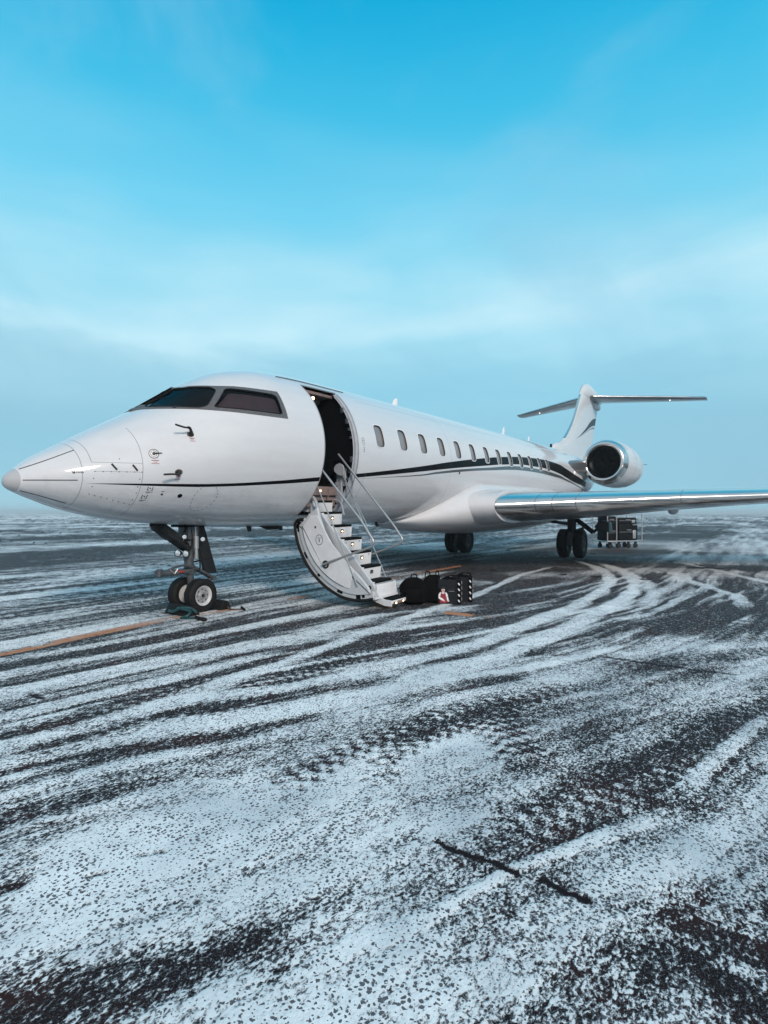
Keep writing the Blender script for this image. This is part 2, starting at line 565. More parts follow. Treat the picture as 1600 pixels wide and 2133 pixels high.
def frame_from(d):
    d = Vector(d).normalized()
    a = Vector((0, 0, 1)) if abs(d.z) < 0.9 else Vector((1, 0, 0))
    u = d.cross(a).normalized()
    return u, d.cross(u).normalized(), d


def tube(bm, pts, r, n=8, m=0, cap=True, closed=False):
    pts = [Vector(p) for p in pts]
    rr = r if isinstance(r, (list, tuple)) else [r] * len(pts)
    rings = []
    u = None
    for i, p in enumerate(pts):
        if closed:
            d = pts[(i + 1) % len(pts)] - pts[i - 1]
        else:
            d = pts[min(i + 1, len(pts) - 1)] - pts[max(i - 1, 0)]
        d.normalize()
        if u is None:
            u, w, _ = frame_from(d)
        else:
            u = (u - d * u.dot(d)).normalized()
        w = d.cross(u)
        rings.append([bm.verts.new(p + (u * math.cos(2 * math.pi * k / n) + w * math.sin(2 * math.pi * k / n)) * rr[i]) for k in range(n)])
    nr = len(rings)
    for i in range(nr if closed else nr - 1):
        a, b = rings[i], rings[(i + 1) % nr]
        for k in range(n):
            f = bm.faces.new((a[k], a[(k + 1) % n], b[(k + 1) % n], b[k]))
            f.material_index = m
    if cap and not closed:
        for rg in (rings[0], rings[-1]):
            f = bm.faces.new(rg)
            f.material_index = m


def smooth_path(pts, sub=6):
    P = [Vector(p) for p in pts]
    out = []
    for i in range(len(P) - 1):
        p0 = P[max(i - 1, 0)]
        p1, p2 = P[i], P[i + 1]
        p3 = P[min(i + 2, len(P) - 1)]
        for k in range(sub):
            t = k / sub
            out.append(0.5 * ((2 * p1) + (-p0 + p2) * t + (2 * p0 - 5 * p1 + 4 * p2 - p3) * t * t + (-p0 + 3 * p1 - 3 * p2 + p3) * t ** 3))
    out.append(P[-1])
    return out


def fillet_path(pts, rad=0.05, n=5):
    P = [Vector(p) for p in pts]
    out = [P[0]]
    for i in range(1, len(P) - 1):
        a, b, c = P[i - 1], P[i], P[i + 1]
        ra = min(rad, (a - b).length * 0.45, (c - b).length * 0.45)
        s, e = b + (a - b).normalized() * ra, b + (c - b).normalized() * ra
        for k in range(n + 1):
            t = k / n
            out.append(s * (1 - t) ** 2 + b * 2 * t * (1 - t) + e * t * t)
    out.append(P[-1])
    return out


def lathe(bm, prof, origin, axis, n=32, m=0, ms=None, cap0=False, cap1=False):
    u, w, d = frame_from(axis)
    o = Vector(origin)
    rings = []
    for a, r in prof:
        if r < 1e-5:
            rings.append([bm.verts.new(o + d * a)])
        else:
            rings.append([bm.verts.new(o + d * a + (u * math.cos(2 * math.pi * k / n) + w * math.sin(2 * math.pi * k / n)) * r) for k in range(n)])
    for i in range(len(rings) - 1):
        a, b = rings[i], rings[i + 1]
        mi = ms[i] if ms else m
        for k in range(n):
            k2 = (k + 1) % n
            if len(a) == 1 and len(b) == 1:
                continue
            if len(a) == 1:
                f = bm.faces.new((a[0], b[k2], b[k]))
            elif len(b) == 1:
                f = bm.faces.new((a[k], a[k2], b[0]))
            else:
                f = bm.faces.new((a[k], a[k2], b[k2], b[k]))
            f.material_index = mi
    if cap0 and len(rings[0]) > 1:
        bm.faces.new(rings[0]).material_index = ms[0] if ms else m
    if cap1 and len(rings[-1]) > 1:
        bm.faces.new(rings[-1]).material_index = ms[-1] if ms else m


def prism(bm, pts, ext, m=0, bev=0.0):
    t = bmesh.new()
    a = [t.verts.new(Vector(p)) for p in pts]
    b = [t.verts.new(Vector(p) + Vector(ext)) for p in pts]
    t.faces.new(a)
    t.faces.new(b[::-1])
    n = len(a)
    for i in range(n):
        t.faces.new((a[i], a[(i + 1) % n], b[(i + 1) % n], b[i]))
    bmesh.ops.recalc_face_normals(t, faces=t.faces)
    if bev:
        bmesh.ops.bevel(t, geom=list(t.edges), offset=bev, segments=1, affect='EDGES')
    join(bm, t, m)


def loft(bm, rings, m=0, cap=True, closed=True):
    V = [[bm.verts.new(Vector(p)) for p in r] for r in rings]
    n = len(V[0])
    for i in range(len(V) - 1):
        for k in range(n if closed else n - 1):
            f = bm.faces.new((V[i][k], V[i][(k + 1) % n], V[i + 1][(k + 1) % n], V[i + 1][k]))
            f.material_index = m
    if cap:
        for r in (V[0], V[-1]):
            try:
                bm.faces.new(r).material_index = m
            except ValueError:
                pass


# ------------------------------------------------------------------ fuselage surface (aircraft frame: x aft, -y port, z up)
AP = R(1.038)


def gz(x):                       # height of the ground in the aircraft frame
    return -x * math.tan(AP)


def pchip(x, xs, ys):
    xs = np.asarray(xs, float)
    ys = np.asarray(ys, float)
    h = np.diff(xs)
    d = np.diff(ys) / h
    mm = np.zeros_like(ys)
    for i in range(1, len(xs) - 1):
        if d[i - 1] * d[i] > 0:
            w1 = 2 * h[i] + h[i - 1]
            w2 = h[i] + 2 * h[i - 1]
            mm[i] = (w1 + w2) / (w1 / d[i - 1] + w2 / d[i])
    mm[0] = d[0]
    mm[-1] = d[-1]
    x = np.asarray(x, float)
    i = np.clip(np.searchsorted(xs, x) - 1, 0, len(xs) - 2)
    t = np.clip((x - xs[i]) / h[i], 0, 1)
    return ys[i] * (1 + 2 * t) * (1 - t) ** 2 + h[i] * mm[i] * t * (1 - t) ** 2 + ys[i + 1] * t * t * (3 - 2 * t) + h[i] * mm[i + 1] * t * t * (t - 1)


XS = np.array([0, .01, .04, .12, .3, .6, 1.0, 1.47, 1.9, 2.35, 2.8, 3.4, 4.2, 5.2, 7, 17.0, 19.0, 20.5, 22.0, 23.5, 25.0, 26.5, 28.0])
SS = np.sqrt(XS)
ZT = np.array([1.757, 1.803, 1.843, 1.907, 2.045, 2.215, 2.44, 2.69, 2.93, 3.235, 3.45, 3.59, 3.645, 3.655, 3.655, 3.655, 3.64, 3.62, 3.58, 3.52, 3.42, 3.30, 3.14])
ZB = np.array([1.757, 1.712, 1.678, 1.635, 1.558, 1.446, 1.345, 1.266, 1.226, 1.19, 1.155, 1.13, 1.11, 1.09, 1.085, 1.085, 1.12, 1.26, 1.50, 1.80, 2.15, 2.52, 2.90])
WW = np.array([0, .052, .105, .19, .34, .52, .71, .90, 1.02, 1.12, 1.19, 1.26, 1.295, 1.30, 1.30, 1.30, 1.29, 1.24, 1.10, .88, .62, .36, .12])


def prof(x):
    s = np.sqrt(np.clip(x, 0, None))
    return pchip(s, SS, ZT), pchip(s, SS, ZB), pchip(s, SS, WW)


def Fimp(P):
    T, B, W = prof(P[:, 0])
    zm = (T + B) / 2
    h = np.maximum((T - B) / 2, 1e-3)
    W = np.maximum(W, 1e-3)
    rho = np.sqrt((P[:, 1] / W) ** 2 + ((P[:, 2] - zm) / h) ** 2)
    return (rho - 1) * np.minimum(h, W)


def Fnormal(P):
    e = 2e-4
    G = np.stack([(Fimp(P + np.eye(3)[k] * e) - Fimp(P - np.eye(3)[k] * e)) / (2 * e) for k in range(3)], -1)
    return G / np.maximum(np.linalg.norm(G, axis=1, keepdims=True), 1e-9)


def surf(x, z, side=-1, off=0.0):
    """point on the skin at (x, z), pushed out along the normal by off"""
    T, B, W = (float(v) for v in prof(np.array(x)))
    zm, h = (T + B) / 2, (T - B) / 2
    q = 1 - ((z - zm) / h) ** 2
    y = side * W * math.sqrt(max(q, 0.0))
    p = np.array([[x, y, z]])
    if off:
        n = Fnormal(p)[0]
        return Vector(p[0] + n * off)
    return Vector(p[0])


def inpoly(x, y, poly):
    c = False
    n = len(poly)
    for i in range(n):
        x1, y1 = poly[i]
        x2, y2 = poly[i - 1]
        if (y1 > y) != (y2 > y) and x < (x2 - x1) * (y - y1) / (y2 - y1) + x1:
            c = not c
    return c


def resample(poly, step):
    out = []
    for i in range(len(poly)):
        a, b = poly[i], poly[(i + 1) % len(poly)]
        n = max(1, int(math.hypot(b[0] - a[0], b[1] - a[1]) / step))
        for k in range(n):
            out.append((a[0] + (b[0] - a[0]) * k / n, a[1] + (b[1] - a[1]) * k / n))
    return out


def round_poly(poly, r, n=4):
    out = []
    N_ = len(poly)
    for i in range(N_):
        a, b, c = Vector(poly[i - 1]), Vector(poly[i]), Vector(poly[(i + 1) % N_])
        ra = min(r, (a - b).length * 0.45, (c - b).length * 0.45)
        s, e = b + (a - b).normalized() * ra, b + (c - b).normalized() * ra
        for k in range(n + 1):
            t = k / n
            p = s * (1 - t) ** 2 + b * 2 * t * (1 - t) + e * t * t
            out.append((p.x, p.y))
    return out


def skin_patch(bm, outer, holes=(), off=0.004, thick=0.0, side=-1, step=0.06, m=0, fn=None):
    fn = fn or (lambda x, z, o: surf(x, z, side, o))
    loops = [resample(outer, step)] + [resample(h, step) for h in holes]
    verts, edges = [], []
    for lp in loops:
        s = len(verts)
        verts += [Vector(p) for p in lp]
        edges += [(s + i, s + (i + 1) % len(lp)) for i in range(len(lp))]
    xs = [p[0] for p in loops[0]]
    zs = [p[1] for p in loops[0]]
    gx = np.arange(min(xs) + step / 2, max(xs), step)
    gzv = np.arange(min(zs) + step / 2, max(zs), step)
    if len(gx) * len(gzv) < 6000:
        for a in gx:
            for b in gzv:
                if inpoly(a, b, loops[0]) and not any(inpoly(a, b, h) for h in loops[1:]):
                    verts.append(Vector((a, b)))
    v2, e2, f2, *_ = delaunay_2d_cdt(verts, edges, [], 0, 1e-5)
    keep = []
    for f in f2:
        cx = sum(v2[i].x for i in f) / len(f)
        cz = sum(v2[i].y for i in f) / len(f)
        if inpoly(cx, cz, loops[0]) and not any(inpoly(cx, cz, h) for h in loops[1:]):
            keep.append(f)
    t = bmesh.new()
    bv = [t.verts.new(fn(v.x, v.y, off)) for v in v2]
    for f in keep:
        t.faces.new([bv[i] for i in f])
    loose = [v for v in t.verts if not v.link_faces]
    bmesh.ops.delete(t, geom=loose, context='VERTS')
    if thick:
        top = list(t.faces)
        ret = bmesh.ops.extrude_face_region(t, geom=top)
        nv = [g for g in ret['geom'] if isinstance(g, bmesh.types.BMVert)]
        co = {v: fn_inner for v, fn_inner in ()}
        P = np.array([list(v.co) for v in nv])
        Nn = Fnormal(P) if fn.__name__ == '<lambda>' else np.tile([0, -1, 0], (len(nv), 1))
        for v, n_ in zip(nv, Nn):
            v.co = v.co - Vector(n_) * thick
    join(bm, t, m)


# ------------------------------------------------------------------ the aeroplane
jet = thing('business_jet', 'white twin-engine business jet with a thin black cheat line, parked with its airstair open', 'aeroplane', (0, 0, 0), (0, -AP, 0))

# --- cabin window and cockpit outlines
WIN_X = [5.44, 6.23, 7.0, 7.80, 8.58, 9.38, 10.20, 11.0, 11.82, 12.65, 13.48, 14.35, 15.15]
WIN_Z = 2.675


def win_poly(x, w=0.27, h=0.40, g=0.0):
    a, b = w / 2 + g, h / 2 + g
    return round_poly([(x - a, WIN_Z - b), (x + a, WIN_Z - b), (x + a, WIN_Z + b), (x - a, WIN_Z + b)], 0.10 + g, 5)


PANE1 = [(1.62, 2.762), (2.135, 3.095), (2.335, 3.088), (2.352, 3.045), (2.105, 2.785), (2.01, 2.752)]
PANE2 = [(2.19, 2.775), (2.465, 3.068), (3.115, 3.058), (3.115, 2.775)]
PANE2 = [(2.17, 2.772), (2.46, 3.066), (2.52, 3.080), (3.08, 3.064), (3.14, 3.045), (3.118, 2.785), (3.09, 2.768)]
PANE1 = round_poly(PANE1, 0.03, 3)
PANE2 = round_poly(PANE2, 0.03, 3)
FRAME = [(1.50, 2.722), (2.13, 3.128), (2.40, 3.118), (2.60, 3.130), (3.22, 3.128), (3.20, 2.712), (2.70, 2.712), (2.15, 2.722), (1.98, 2.728)]
DOOR_X0, DOOR_X1, DOOR_Z0, DOOR_Z1 = 3.90, 4.75, 1.31, 3.355


def build_fuselage():
    xs = np.concatenate([np.array([0.0005, .003, .01, .02, .035, .055, .08]), np.linspace(0.11, 5.5, 120), np.linspace(5.6, 19, 60), np.linspace(19.15, 28.0, 50)])
    nth = 128
    bm = BM()
    T, B, W = prof(xs)
    rings = []
    for x, t, b, w in zip(xs, T, B, W):
        zm, h = (t + b) / 2, (t - b) / 2
        rings.append([bm.verts.new((x, w * math.sin(2 * math.pi * k / nth), zm + h * math.cos(2 * math.pi * k / nth))) for k in range(nth)])
    for i in range(len(rings) - 1):
        for k in range(nth):
            bm.faces.new((rings[i][k], rings[i + 1][k], rings[i + 1][(k + 1) % nth], rings[i][(k + 1) % nth]))
    tip = bm.verts.new((0, 0, 1.757))
    for k in range(nth):
        bm.faces.new((tip, rings[0][k], rings[0][(k + 1) % nth]))
    bm.faces.new(rings[-1])
    bmesh.ops.recalc_face_normals(bm, faces=bm.faces)
    me = bpy.data.meshes.new('fuselage')
    bm.to_mesh(me)
    bm.free()
    ob = bpy.data.objects.new('fuselage', me)
    link(ob)
    # cutters
    cb = BM()

    def ring_cut(poly, side, out, depth):
        t = bmesh.new()
        a = [t.verts.new(surf(x, z, side) + Vector((0, side * out, 0))) for x, z in poly]
        b = [t.verts.new(surf(x, z, side) - Vector((0, side * depth, 0))) for x, z in poly]
        n = len(a)
        for i in range(n):
            t.faces.new((a[i], a[(i + 1) % n], b[(i + 1) % n], b[i]))
        t.faces.new(a[::-1])
        t.faces.new(b)
        bmesh.ops.recalc_face_normals(t, faces=t.faces)
        bmesh.ops.triangulate(t, faces=t.faces)
        join(cb, t, 0)
    for x in WIN_X:
        ring_cut(win_poly(x), -1, 0.12, 0.05)
    ring_cut(PANE2, -1, 0.12, 0.30)
    ring_cut(PANE2, 1, 0.12, 0.30)
    prism(cb, [(x, -1.6, z) for x, z in PANE1], (0, 3.2, 0))
    dp = round_poly([(DOOR_X0, DOOR_Z0), (DOOR_X1, DOOR_Z0), (DOOR_X1, DOOR_Z1), (DOOR_X0, DOOR_Z1)], 0.09, 5)
    dp = round_poly([(DOOR_X0, DOOR_Z0), (DOOR_X1, DOOR_Z0), (DOOR_X1, DOOR_Z1), (DOOR_X0, DOOR_Z1)], 0.05, 3)
    prism(cb, [(x, -1.6, z) for x, z in dp], (0, 1.55, 0))
    bmesh.ops.recalc_face_normals(cb, faces=cb.faces)
    cme = bpy.data.meshes.new('cut')
    cb.to_mesh(cme)
    cb.free()
    cob = bpy.data.objects.new('cut', cme)
    link(cob)
    md = ob.modifiers.new('b', 'BOOLEAN')
    md.operation = 'DIFFERENCE'
    md.object = cob
    md.solver = 'EXACT'
    md.use_self = True
    bpy.context.view_layer.update()
    dg = bpy.context.evaluated_depsgraph_get()
    nme = bpy.data.meshes.new_from_object(ob.evaluated_get(dg))
    ob.modifiers.clear()
    ob.data = nme
    nme.name = 'fuselage'
    bpy.data.objects.remove(cob)
    nme.materials.clear()
    nme.materials.append(MATS['fuselage_paint'])
    nme.materials.append(MATS['dark_void'])
    nv = len(nme.vertices)
    co = np.empty(nv * 3)
    nme.vertices.foreach_get('co', co)
    co = co.reshape(-1, 3)
    Fv = Fimp(co)
    on = np.abs(Fv) < 0.007
    nrm = Fnormal(co)
    skin = []
    for p in nme.polygons:
        c = np.array([list(p.center)])
        ok = all(on[i] for i in p.vertices) and abs(Fimp(c)[0]) < 0.02
        if ok and abs(Vector(nrm[p.vertices[0]]).dot(p.normal)) < 0.5:
            ok = False
        if p.center.x > 27.99:
            ok = False
        skin.append(ok)
        p.material_index = 0 if ok else 1
        p.use_smooth = True
    ln = [None] * len(nme.loops)
    for p, ok in zip(nme.polygons, skin):
        for li in p.loop_indices:
            vi = nme.loops[li].vertex_index
            ln[li] = tuple(nrm[vi]) if ok else tuple(p.normal)
    nme.normals_split_custom_set(ln)
    ob.parent = jet
    print('fuselage', nv, sum(skin), len(skin))
    return ob


fuselage = build_fuselage()


# --- cockpit glazing
def build_cockpit():
    for side in (-1, 1):
        bm = BM()
        skin_patch(bm, FRAME, [PANE1, PANE2], off=0.006, thick=0.02, side=side, step=0.04)
        fr = mesh_obj('cockpit_window_frame', bm, 'window_frame_metal', jet, 30)
        bm = BM()
        skin_patch(bm, PANE1, off=-0.004, side=side, step=0.04)
        mesh_obj('pane', bm, 'window_glass', fr, 60)
        bm = BM()
        skin_patch(bm, PANE2, off=-0.006, side=side, step=0.04)
        p2 = mesh_obj('pane', bm, 'window_glass', fr, 60)
        # rubber edge beads
        bm = BM()
        for poly in (PANE1, PANE2):
            pts = [surf(x, z, side, 0.007) for x, z in resample(poly, 0.03)]
            tube(bm, pts, 0.008, 6, closed=True)
        split_objs('seal', bm, 'black_rubber', fr)
        # drawn shade behind the side pane
        bm = BM()
        skin_patch(bm, [(x + (0.012 if x < 2.6 else -0.01), z + (0.01 if z < 2.9 else -0.03)) for x, z in PANE2], off=-0.04, side=side, step=0.05)
        mesh_obj('shade', bm, 'seat_brown' if 'seat_brown' in MATS else 'interior_trim', fr, 60)
    # centre post
    bm = BM()
    tube(bm, [(x_, 0, float(prof(np.array(x_))[0]) - 0.004) for x_ in np.linspace(1.53, 2.16, 10)], 0.016, 8)
    for v in bm.verts:
        v.co.y *= 0.8
    mesh_obj('windscreen_centre_post', bm, 'black_rubber', jet)
    # things seen behind the windscreen
    bm = BM()
    box(bm, (2.02, 0, 2.72), (0.5, 1.1, 0.10), bev=0.03)
    mesh_obj('glareshield', bm, 'gear_dark', jet)
    bm = BM()
    for y in (-0.42, 0.42):
        box(bm, (2.42, y, 2.92), (0.14, 0.34, 0.26), bev=0.04)
    split_objs('pilot_headrest', bm, 'seat_leather', jet)


mat('seat_brown', (0.085, 0.034, 0.040), 0.6, noise=0.3, nscale=6)
build_cockpit()

# --- cabin windows
for i, x in enumerate(WIN_X):
    bm = BM()
    skin_patch(bm, win_poly(x, g=0.013), [win_poly(x, g=-0.004)], off=0.004, thick=0.014, step=0.05)
    w = mesh_obj('cabin_window', bm, 'white_metal', jet, 40)
    bm = BM()
    pts = [surf(a, b, -1, -0.004) for a, b in resample(win_poly(x, g=-0.006), 0.04)]
    tube(bm, pts, 0.009, 5, closed=True)
    mesh_obj('seal', bm, 'window_rim', w)
    bm = BM()
    skin_patch(bm, win_poly(x, g=0.0), off=-0.022, step=0.08)
    mesh_obj('pane', bm, 'blind', w, 60)


# --- doorway
def build_doorway():
    zs = np.linspace(1.62, DOOR_Z1 - 0.01, 26)
    # jamb on the aft side: pale curved moulding following the skin
    bm = BM()

    def strip(xa, xb, off_a, off_b, z0, z1, m=0, n=24):
        prev = None
        for z in np.linspace(z0, z1, n):
            a = surf(xa, z, -1) + Vector((0, off_a, 0))
            b = surf(xb, z, -1) + Vector((0, off_b, 0))
            va, vb = bm.verts.new(a), bm.verts.new(b)
            if prev:
                bm.faces.new((prev[0], prev[1], vb, va)).material_index = m
            prev = (va, vb)
    strip(DOOR_X1 - 0.001, DOOR_X1 - 0.035, 0.0, 0.02, 1.36, 3.34)
    strip(DOOR_X1 - 0.035, DOOR_X1 - 0.038, 0.02, 0.055, 1.36, 3.34, 0)
    strip(DOOR_X1 - 0.038, DOOR_X1 - 0.055, 0.055, 0.06, 1.45, 3.30)
    mesh_obj('door_jamb', bm, ['grey_panel', 'black_rubber'], jet, 30)
    bm = BM()
    tube(bm, [surf(DOOR_X1 + 0.004, z, -1, 0.006) for z in np.linspace(1.33, 3.34, 30)], 0.010, 6)
    tube(bm, [surf(x, 3.362, -1, 0.006) for x in np.linspace(DOOR_X0, DOOR_X1, 8)], 0.008, 6)
    tube(bm, [surf(DOOR_X0 - 0.003, z, -1, 0.004) for z in np.linspace(1.33, 3.34, 30)], 0.006, 6)
    split_objs('door_surround', bm, 'brushed_metal', jet)
    # header inside the top of the opening
    bm = BM()
    box(bm, (4.33, -0.60, 3.30), (0.80, 0.36, 0.05), bev=0.01)
    box(bm, (4.40, -0.46, 3.24), (0.66, 0.10, 0.08), bev=0.02)
    mesh_obj('door_header', bm, 'interior_trim', jet)
    # latch blocks along the inner jamb
    bm = BM()
    for z in (3.05, 2.86, 2.72, 2.58, 2.22, 2.02, 1.9):
        p = surf(DOOR_X1 - 0.09, z, -1)
        box(bm, (p.x + 0.012, p.y + 0.075, p.z), (0.035, 0.05, 0.07 + 0.03 * math.sin(z * 9)), bev=0.01)
    split_objs('latch_block', bm, 'gear_grey', jet)
    # rain gutter above the door
    bm = BM()
    tube(bm, [surf(x, 3.455 - 0.004 * (x - 3.5), -1, 0.008) for x in np.linspace(3.55, 5.12, 20)], 0.007, 5)
    mesh_obj('rain_gutter', bm, 'gear_grey', jet)
    # threshold step with its lamp
    bm = BM()
    box(bm, (4.30, -0.78, 1.70), (0.78, 0.26, 0.15), bev=0.012)
    box(bm, (4.30, -0.74, 1.53), (0.78, 0.22, 0.17), bev=0.012)
    box(bm, (4.42, -0.92, 1.66), (0.004, 0.03, 0.16))
    th = mesh_obj('threshold', bm, 'interior_trim', jet)
    bm = BM()
    box(bm, (4.32, -0.79, 1.785), (0.77, 0.26, 0.014), bev=0.004)
    mesh_obj('carpet', bm, 'tread_black', th)
    bm = BM()
    box(bm, (4.22, -0.916, 1.70), (0.05, 0.014, 0.028), bev=0.004)
    mesh_obj('threshold_lamp', bm, 'warm_lamp', th)
    bm = BM()
    box(bm, (4.71, -0.98, 1.93), (0.05, 0.20, 0.30), bev=0.02)
    box(bm, (4.70, -0.93, 1.68), (0.06, 0.14, 0.36), bev=0.02)
    mesh_obj('entry_side_panel', bm, 'grey_panel', jet)
    # ceiling lamp just inside
    bm = BM()
    lathe(bm, [(0, 0.0), (0, 0.032), (0.014, 0.026), (0.022, 0)], (4.145, -0.845, 3.19), (-0.3, -0.8, -0.5), 14)
    mesh_obj('entry_lamp', bm, 'warm_lamp', jet)


build_doorway()


# --- airstair
def build_airstair():
    XF, XB = 3.90, 4.75
    arc = [(-0.83, 1.262), (-0.72, 1.252), (-0.655, 1.20), (-0.638, 1.137), (-0.664, .965), (-0.729, .78), (-0.83, .598), (-0.959, .434), (-1.122, .289),
           (-1.318, .164), (-1.578, .061), (-1.83, .029), (-2.027, .045), (-2.16, .075)]
    arcs = [(p.x, p.y) for p in smooth_path([Vector((a, b, 0)) for a, b in arc], 4)]
    inner = [(-2.10, .156), (-2.06, .25), (-1.95, .358), (-1.86, .44), (-1.60, .62), (-1.38, .86), (-1.24, 1.07), (-1.13, 1.33), (-1.11, 1.43), (-1.02, 1.36), (-0.95, 1.33), (-0.915, 1.28)]

    def off_in(lst, d):
        out = []
        for i, (a, b) in enumerate(lst):
            p0, p1 = lst[max(i - 1, 0)], lst[min(i + 1, len(lst) - 1)]
            t = Vector((p1[0] - p0[0], p1[1] - p0[1])).normalized()
            out.append((a + t.y * -d * -1 * -1, b + t.x * d) if False else (a - (-t.y) * -d, b - t.x * -d))
        return out
    # direction check: inward is towards (-1.4, 1.0)
    tst = off_in(arcs, 0.05)
    if (Vector(tst[20]) - Vector((-1.4, 0.9))).length > (Vector(arcs[20]) - Vector((-1.4, 0.9))).length:
        _o = off_in
        off_in = lambda l, d: _o(l, -d)
    a1 = off_in(arcs, 0.045)
    a2 = off_in(arcs, 0.13)

    def plate(poly, x0, x1, m=0, bm=None):
        prism(bm, [(x0, a, b) for a, b in poly], (x1 - x0, 0, 0), m)
    # outer shell: curved skin of the open door
    bm = BM()
    n = len(arcs)
    r0 = [[(XF + 0.006, a, b) for a, b in arcs], [(XB - 0.006, a, b) for a, b in arcs]]
    a15 = off_in(arcs, 0.03)
    loft(bm, [r0[0] + [(XF + 0.006, a, b) for a, b in a15[::-1]], r0[1] + [(XB - 0.006, a, b) for a, b in a15[::-1]]])
    stair = mesh_obj('airstair', bm, 'white_paint', jet)
    bm = BM()
    for x in (XF, XB):
        tube(bm, [(x, a, b) for a, b in off_in(arcs, 0.018)], 0.024, 8)
    split_objs('door_seal', bm, 'black_rubber', stair)
    # side flanges and cheek panels, front and rear
    for x0, x1 in ((XF + 0.012, XF + 0.05), (XB - 0.05, XB - 0.012)):
        if x0 > 4.2:
            continue
        bm = BM()
        plate(arcs[2:] + a2[2:][::-1], x0 + 0.010, x1, 0, bm)
        mesh_obj('flange', bm, 'light_panel', stair)
        bm = BM()
        a2i = off_in(arcs, 0.105)
        poly = a2i[5:-1] + inner
        plate(poly, x0 - 0.012, x1, 0, bm)
        ck = mesh_obj('cheek_panel', bm, 'light_panel', stair)
        if x0 < 4.2:
            # raised inner cover
            bm = BM()
            a3 = off_in(arcs, 0.185)
            poly = a3[10:-10] + [(-1.82, .50), (-1.60, .68), (-1.36, .93), (-1.22, 1.15), (-1.13, 1.31), (-1.0, 1.31), (-0.94, 1.24)]
            plate(poly, x0 - 0.022, x0 - 0.010, 0, bm)
            mesh_obj('cheek_cover', bm, 'white_metal', stair)
            bm = BM()
            tube(bm, [(x0 - 0.023, a, b) for a, b in a3[10:-12]], 0.004, 4)
            # ring with the letter T
            cy, cz, rr = -1.165, 0.93, 0.068
            tube(bm, [(x0 - 0.024, cy + rr * math.cos(t), cz + rr * 1.15 * math.sin(t)) for t in np.linspace(0, 2 * math.pi, 25)[:-1]], 0.004, 4, closed=True)
            box(bm, (x0 - 0.024, cy, cz + 0.028), (0.004, 0.062, 0.007))
            box(bm, (x0 - 0.024, cy, cz - 0.012), (0.004, 0.012, 0.05))
            box(bm, (x0 - 0.024, -1.09, 1.125), (0.006, 0.026, 0.034))
            mesh_obj('placard', bm, 'black_print', stair)
            # dark cut-outs in the flange
            bm = BM()
            fl = off_in(arcs, 0.078)
            for k, (w, h) in zip((8, 14, 23, 31, 39, 45, 47), ((.075, .12), (.05, .05), (.045, .11), (.05, .05), (.045, .10), (.075, .08), (.045, .045))):
                if k >= len(fl) - 1:
                    continue
                a, b = fl[k]
                t = Vector((fl[k + 1][0] - fl[k - 1][0], fl[k + 1][1] - fl[k - 1][1]))
                ang = math.atan2(t.y, t.x)
                box(bm, (x0 + 0.006, a, b), (0.012, h, w), Matrix.Rotation(ang, 3, 'X'), bev=0.005)
            split_objs('lightening_hole', bm, 'dark_void', stair)
            # pivot boss of the handrail
            bm = BM()
            lathe(bm, [(0, 0), (0, 0.030), (0.03, 0.028), (0.03, 0)], (x0 - 0.052, -1.273, 0.559), (1, 0, 0), 16)
            lathe(bm, [(0, 0.036), (0.0, 0.062), (0.012, 0.062), (0.012, 0.036)], (x0 - 0.034, -1.29, 0.555), (1, 0, 0), 20)
            mesh_obj('rail_pivot', bm, 'gear_dark', stair)
    # stringers
    for x0 in (4.045,):
        bm = BM()
        poly = [(-0.86, 1.50), (-1.06, 1.33), (-1.26, 1.13), (-1.46, .92), (-1.66, .72), (-1.84, .51), (-2.04, .30), (-2.08, .12), (-1.9, .14), (-1.6, .35), (-1.25, .78), (-1.0, 1.15), (-0.86, 1.34)]
        plate(poly, x0, x0 + 0.035, 0, bm)
        mesh_obj('stringer', bm, 'light_panel', stair)
    # steps
    S = [(-0.86, 1.533), (-1.06, 1.345), (-1.26, 1.137), (-1.46, .935), (-1.645, .73), (-1.83, .515), (-2.03, .305)]
    for i, (y, z) in enumerate(S):
        x0, x1 = 4.10, 4.62
        bm = BM()
        zb = S[i + 1][1] + 0.004 if i < 6 else z - 0.05
        rp = [(y, z - 0.002), (y + 0.02, zb), (y + 0.24, zb + 0.02), (y + 0.24, z - 0.002)]
        prism(bm, [(x0, a, b) for a, b in rp], (x1 - x0, 0, 0), 0, 0.006)
        st = mesh_obj('step', bm, 'white_metal', stair, 30)
        bm = BM()
        box(bm, ((x0 + x1) / 2 + 0.015, y + 0.118, z + 0.004), (x1 - x0 - 0.05, 0.232, 0.014), bev=0.004)
        box(bm, ((x0 + x1) / 2 + 0.015, y + 0.003, z - 0.008), (x1 - x0 - 0.06, 0.012, 0.034), bev=0.004)
        mesh_obj('tread', bm, 'tread_black', stair)
        if i >= 1:
            lx, lz = 4.355, z - 0.088
            ly = y + 0.009
            bm = BM()
            box(bm, (lx, ly - 0.002, lz), (0.074, 0.012, 0.054), bev=0.004)
            mesh_obj('lamp_housing', bm, 'gear_dark', stair)
            bm = BM()
            if i < 5:
                box(bm, (lx - 0.004, ly - 0.010, lz - 0.006), (0.032, 0.008, 0.020), bev=0.006)
                mesh_obj('step_lamp', bm, 'warm_lamp', stair)
            else:
                box(bm, (lx - 0.002, ly - 0.008, lz - 0.008), (0.034, 0.006, 0.008), bev=0.001)
                mesh_obj('step_lamp', bm, 'lens', stair, label='unlit step lamp with a pale lens')
                bm = None
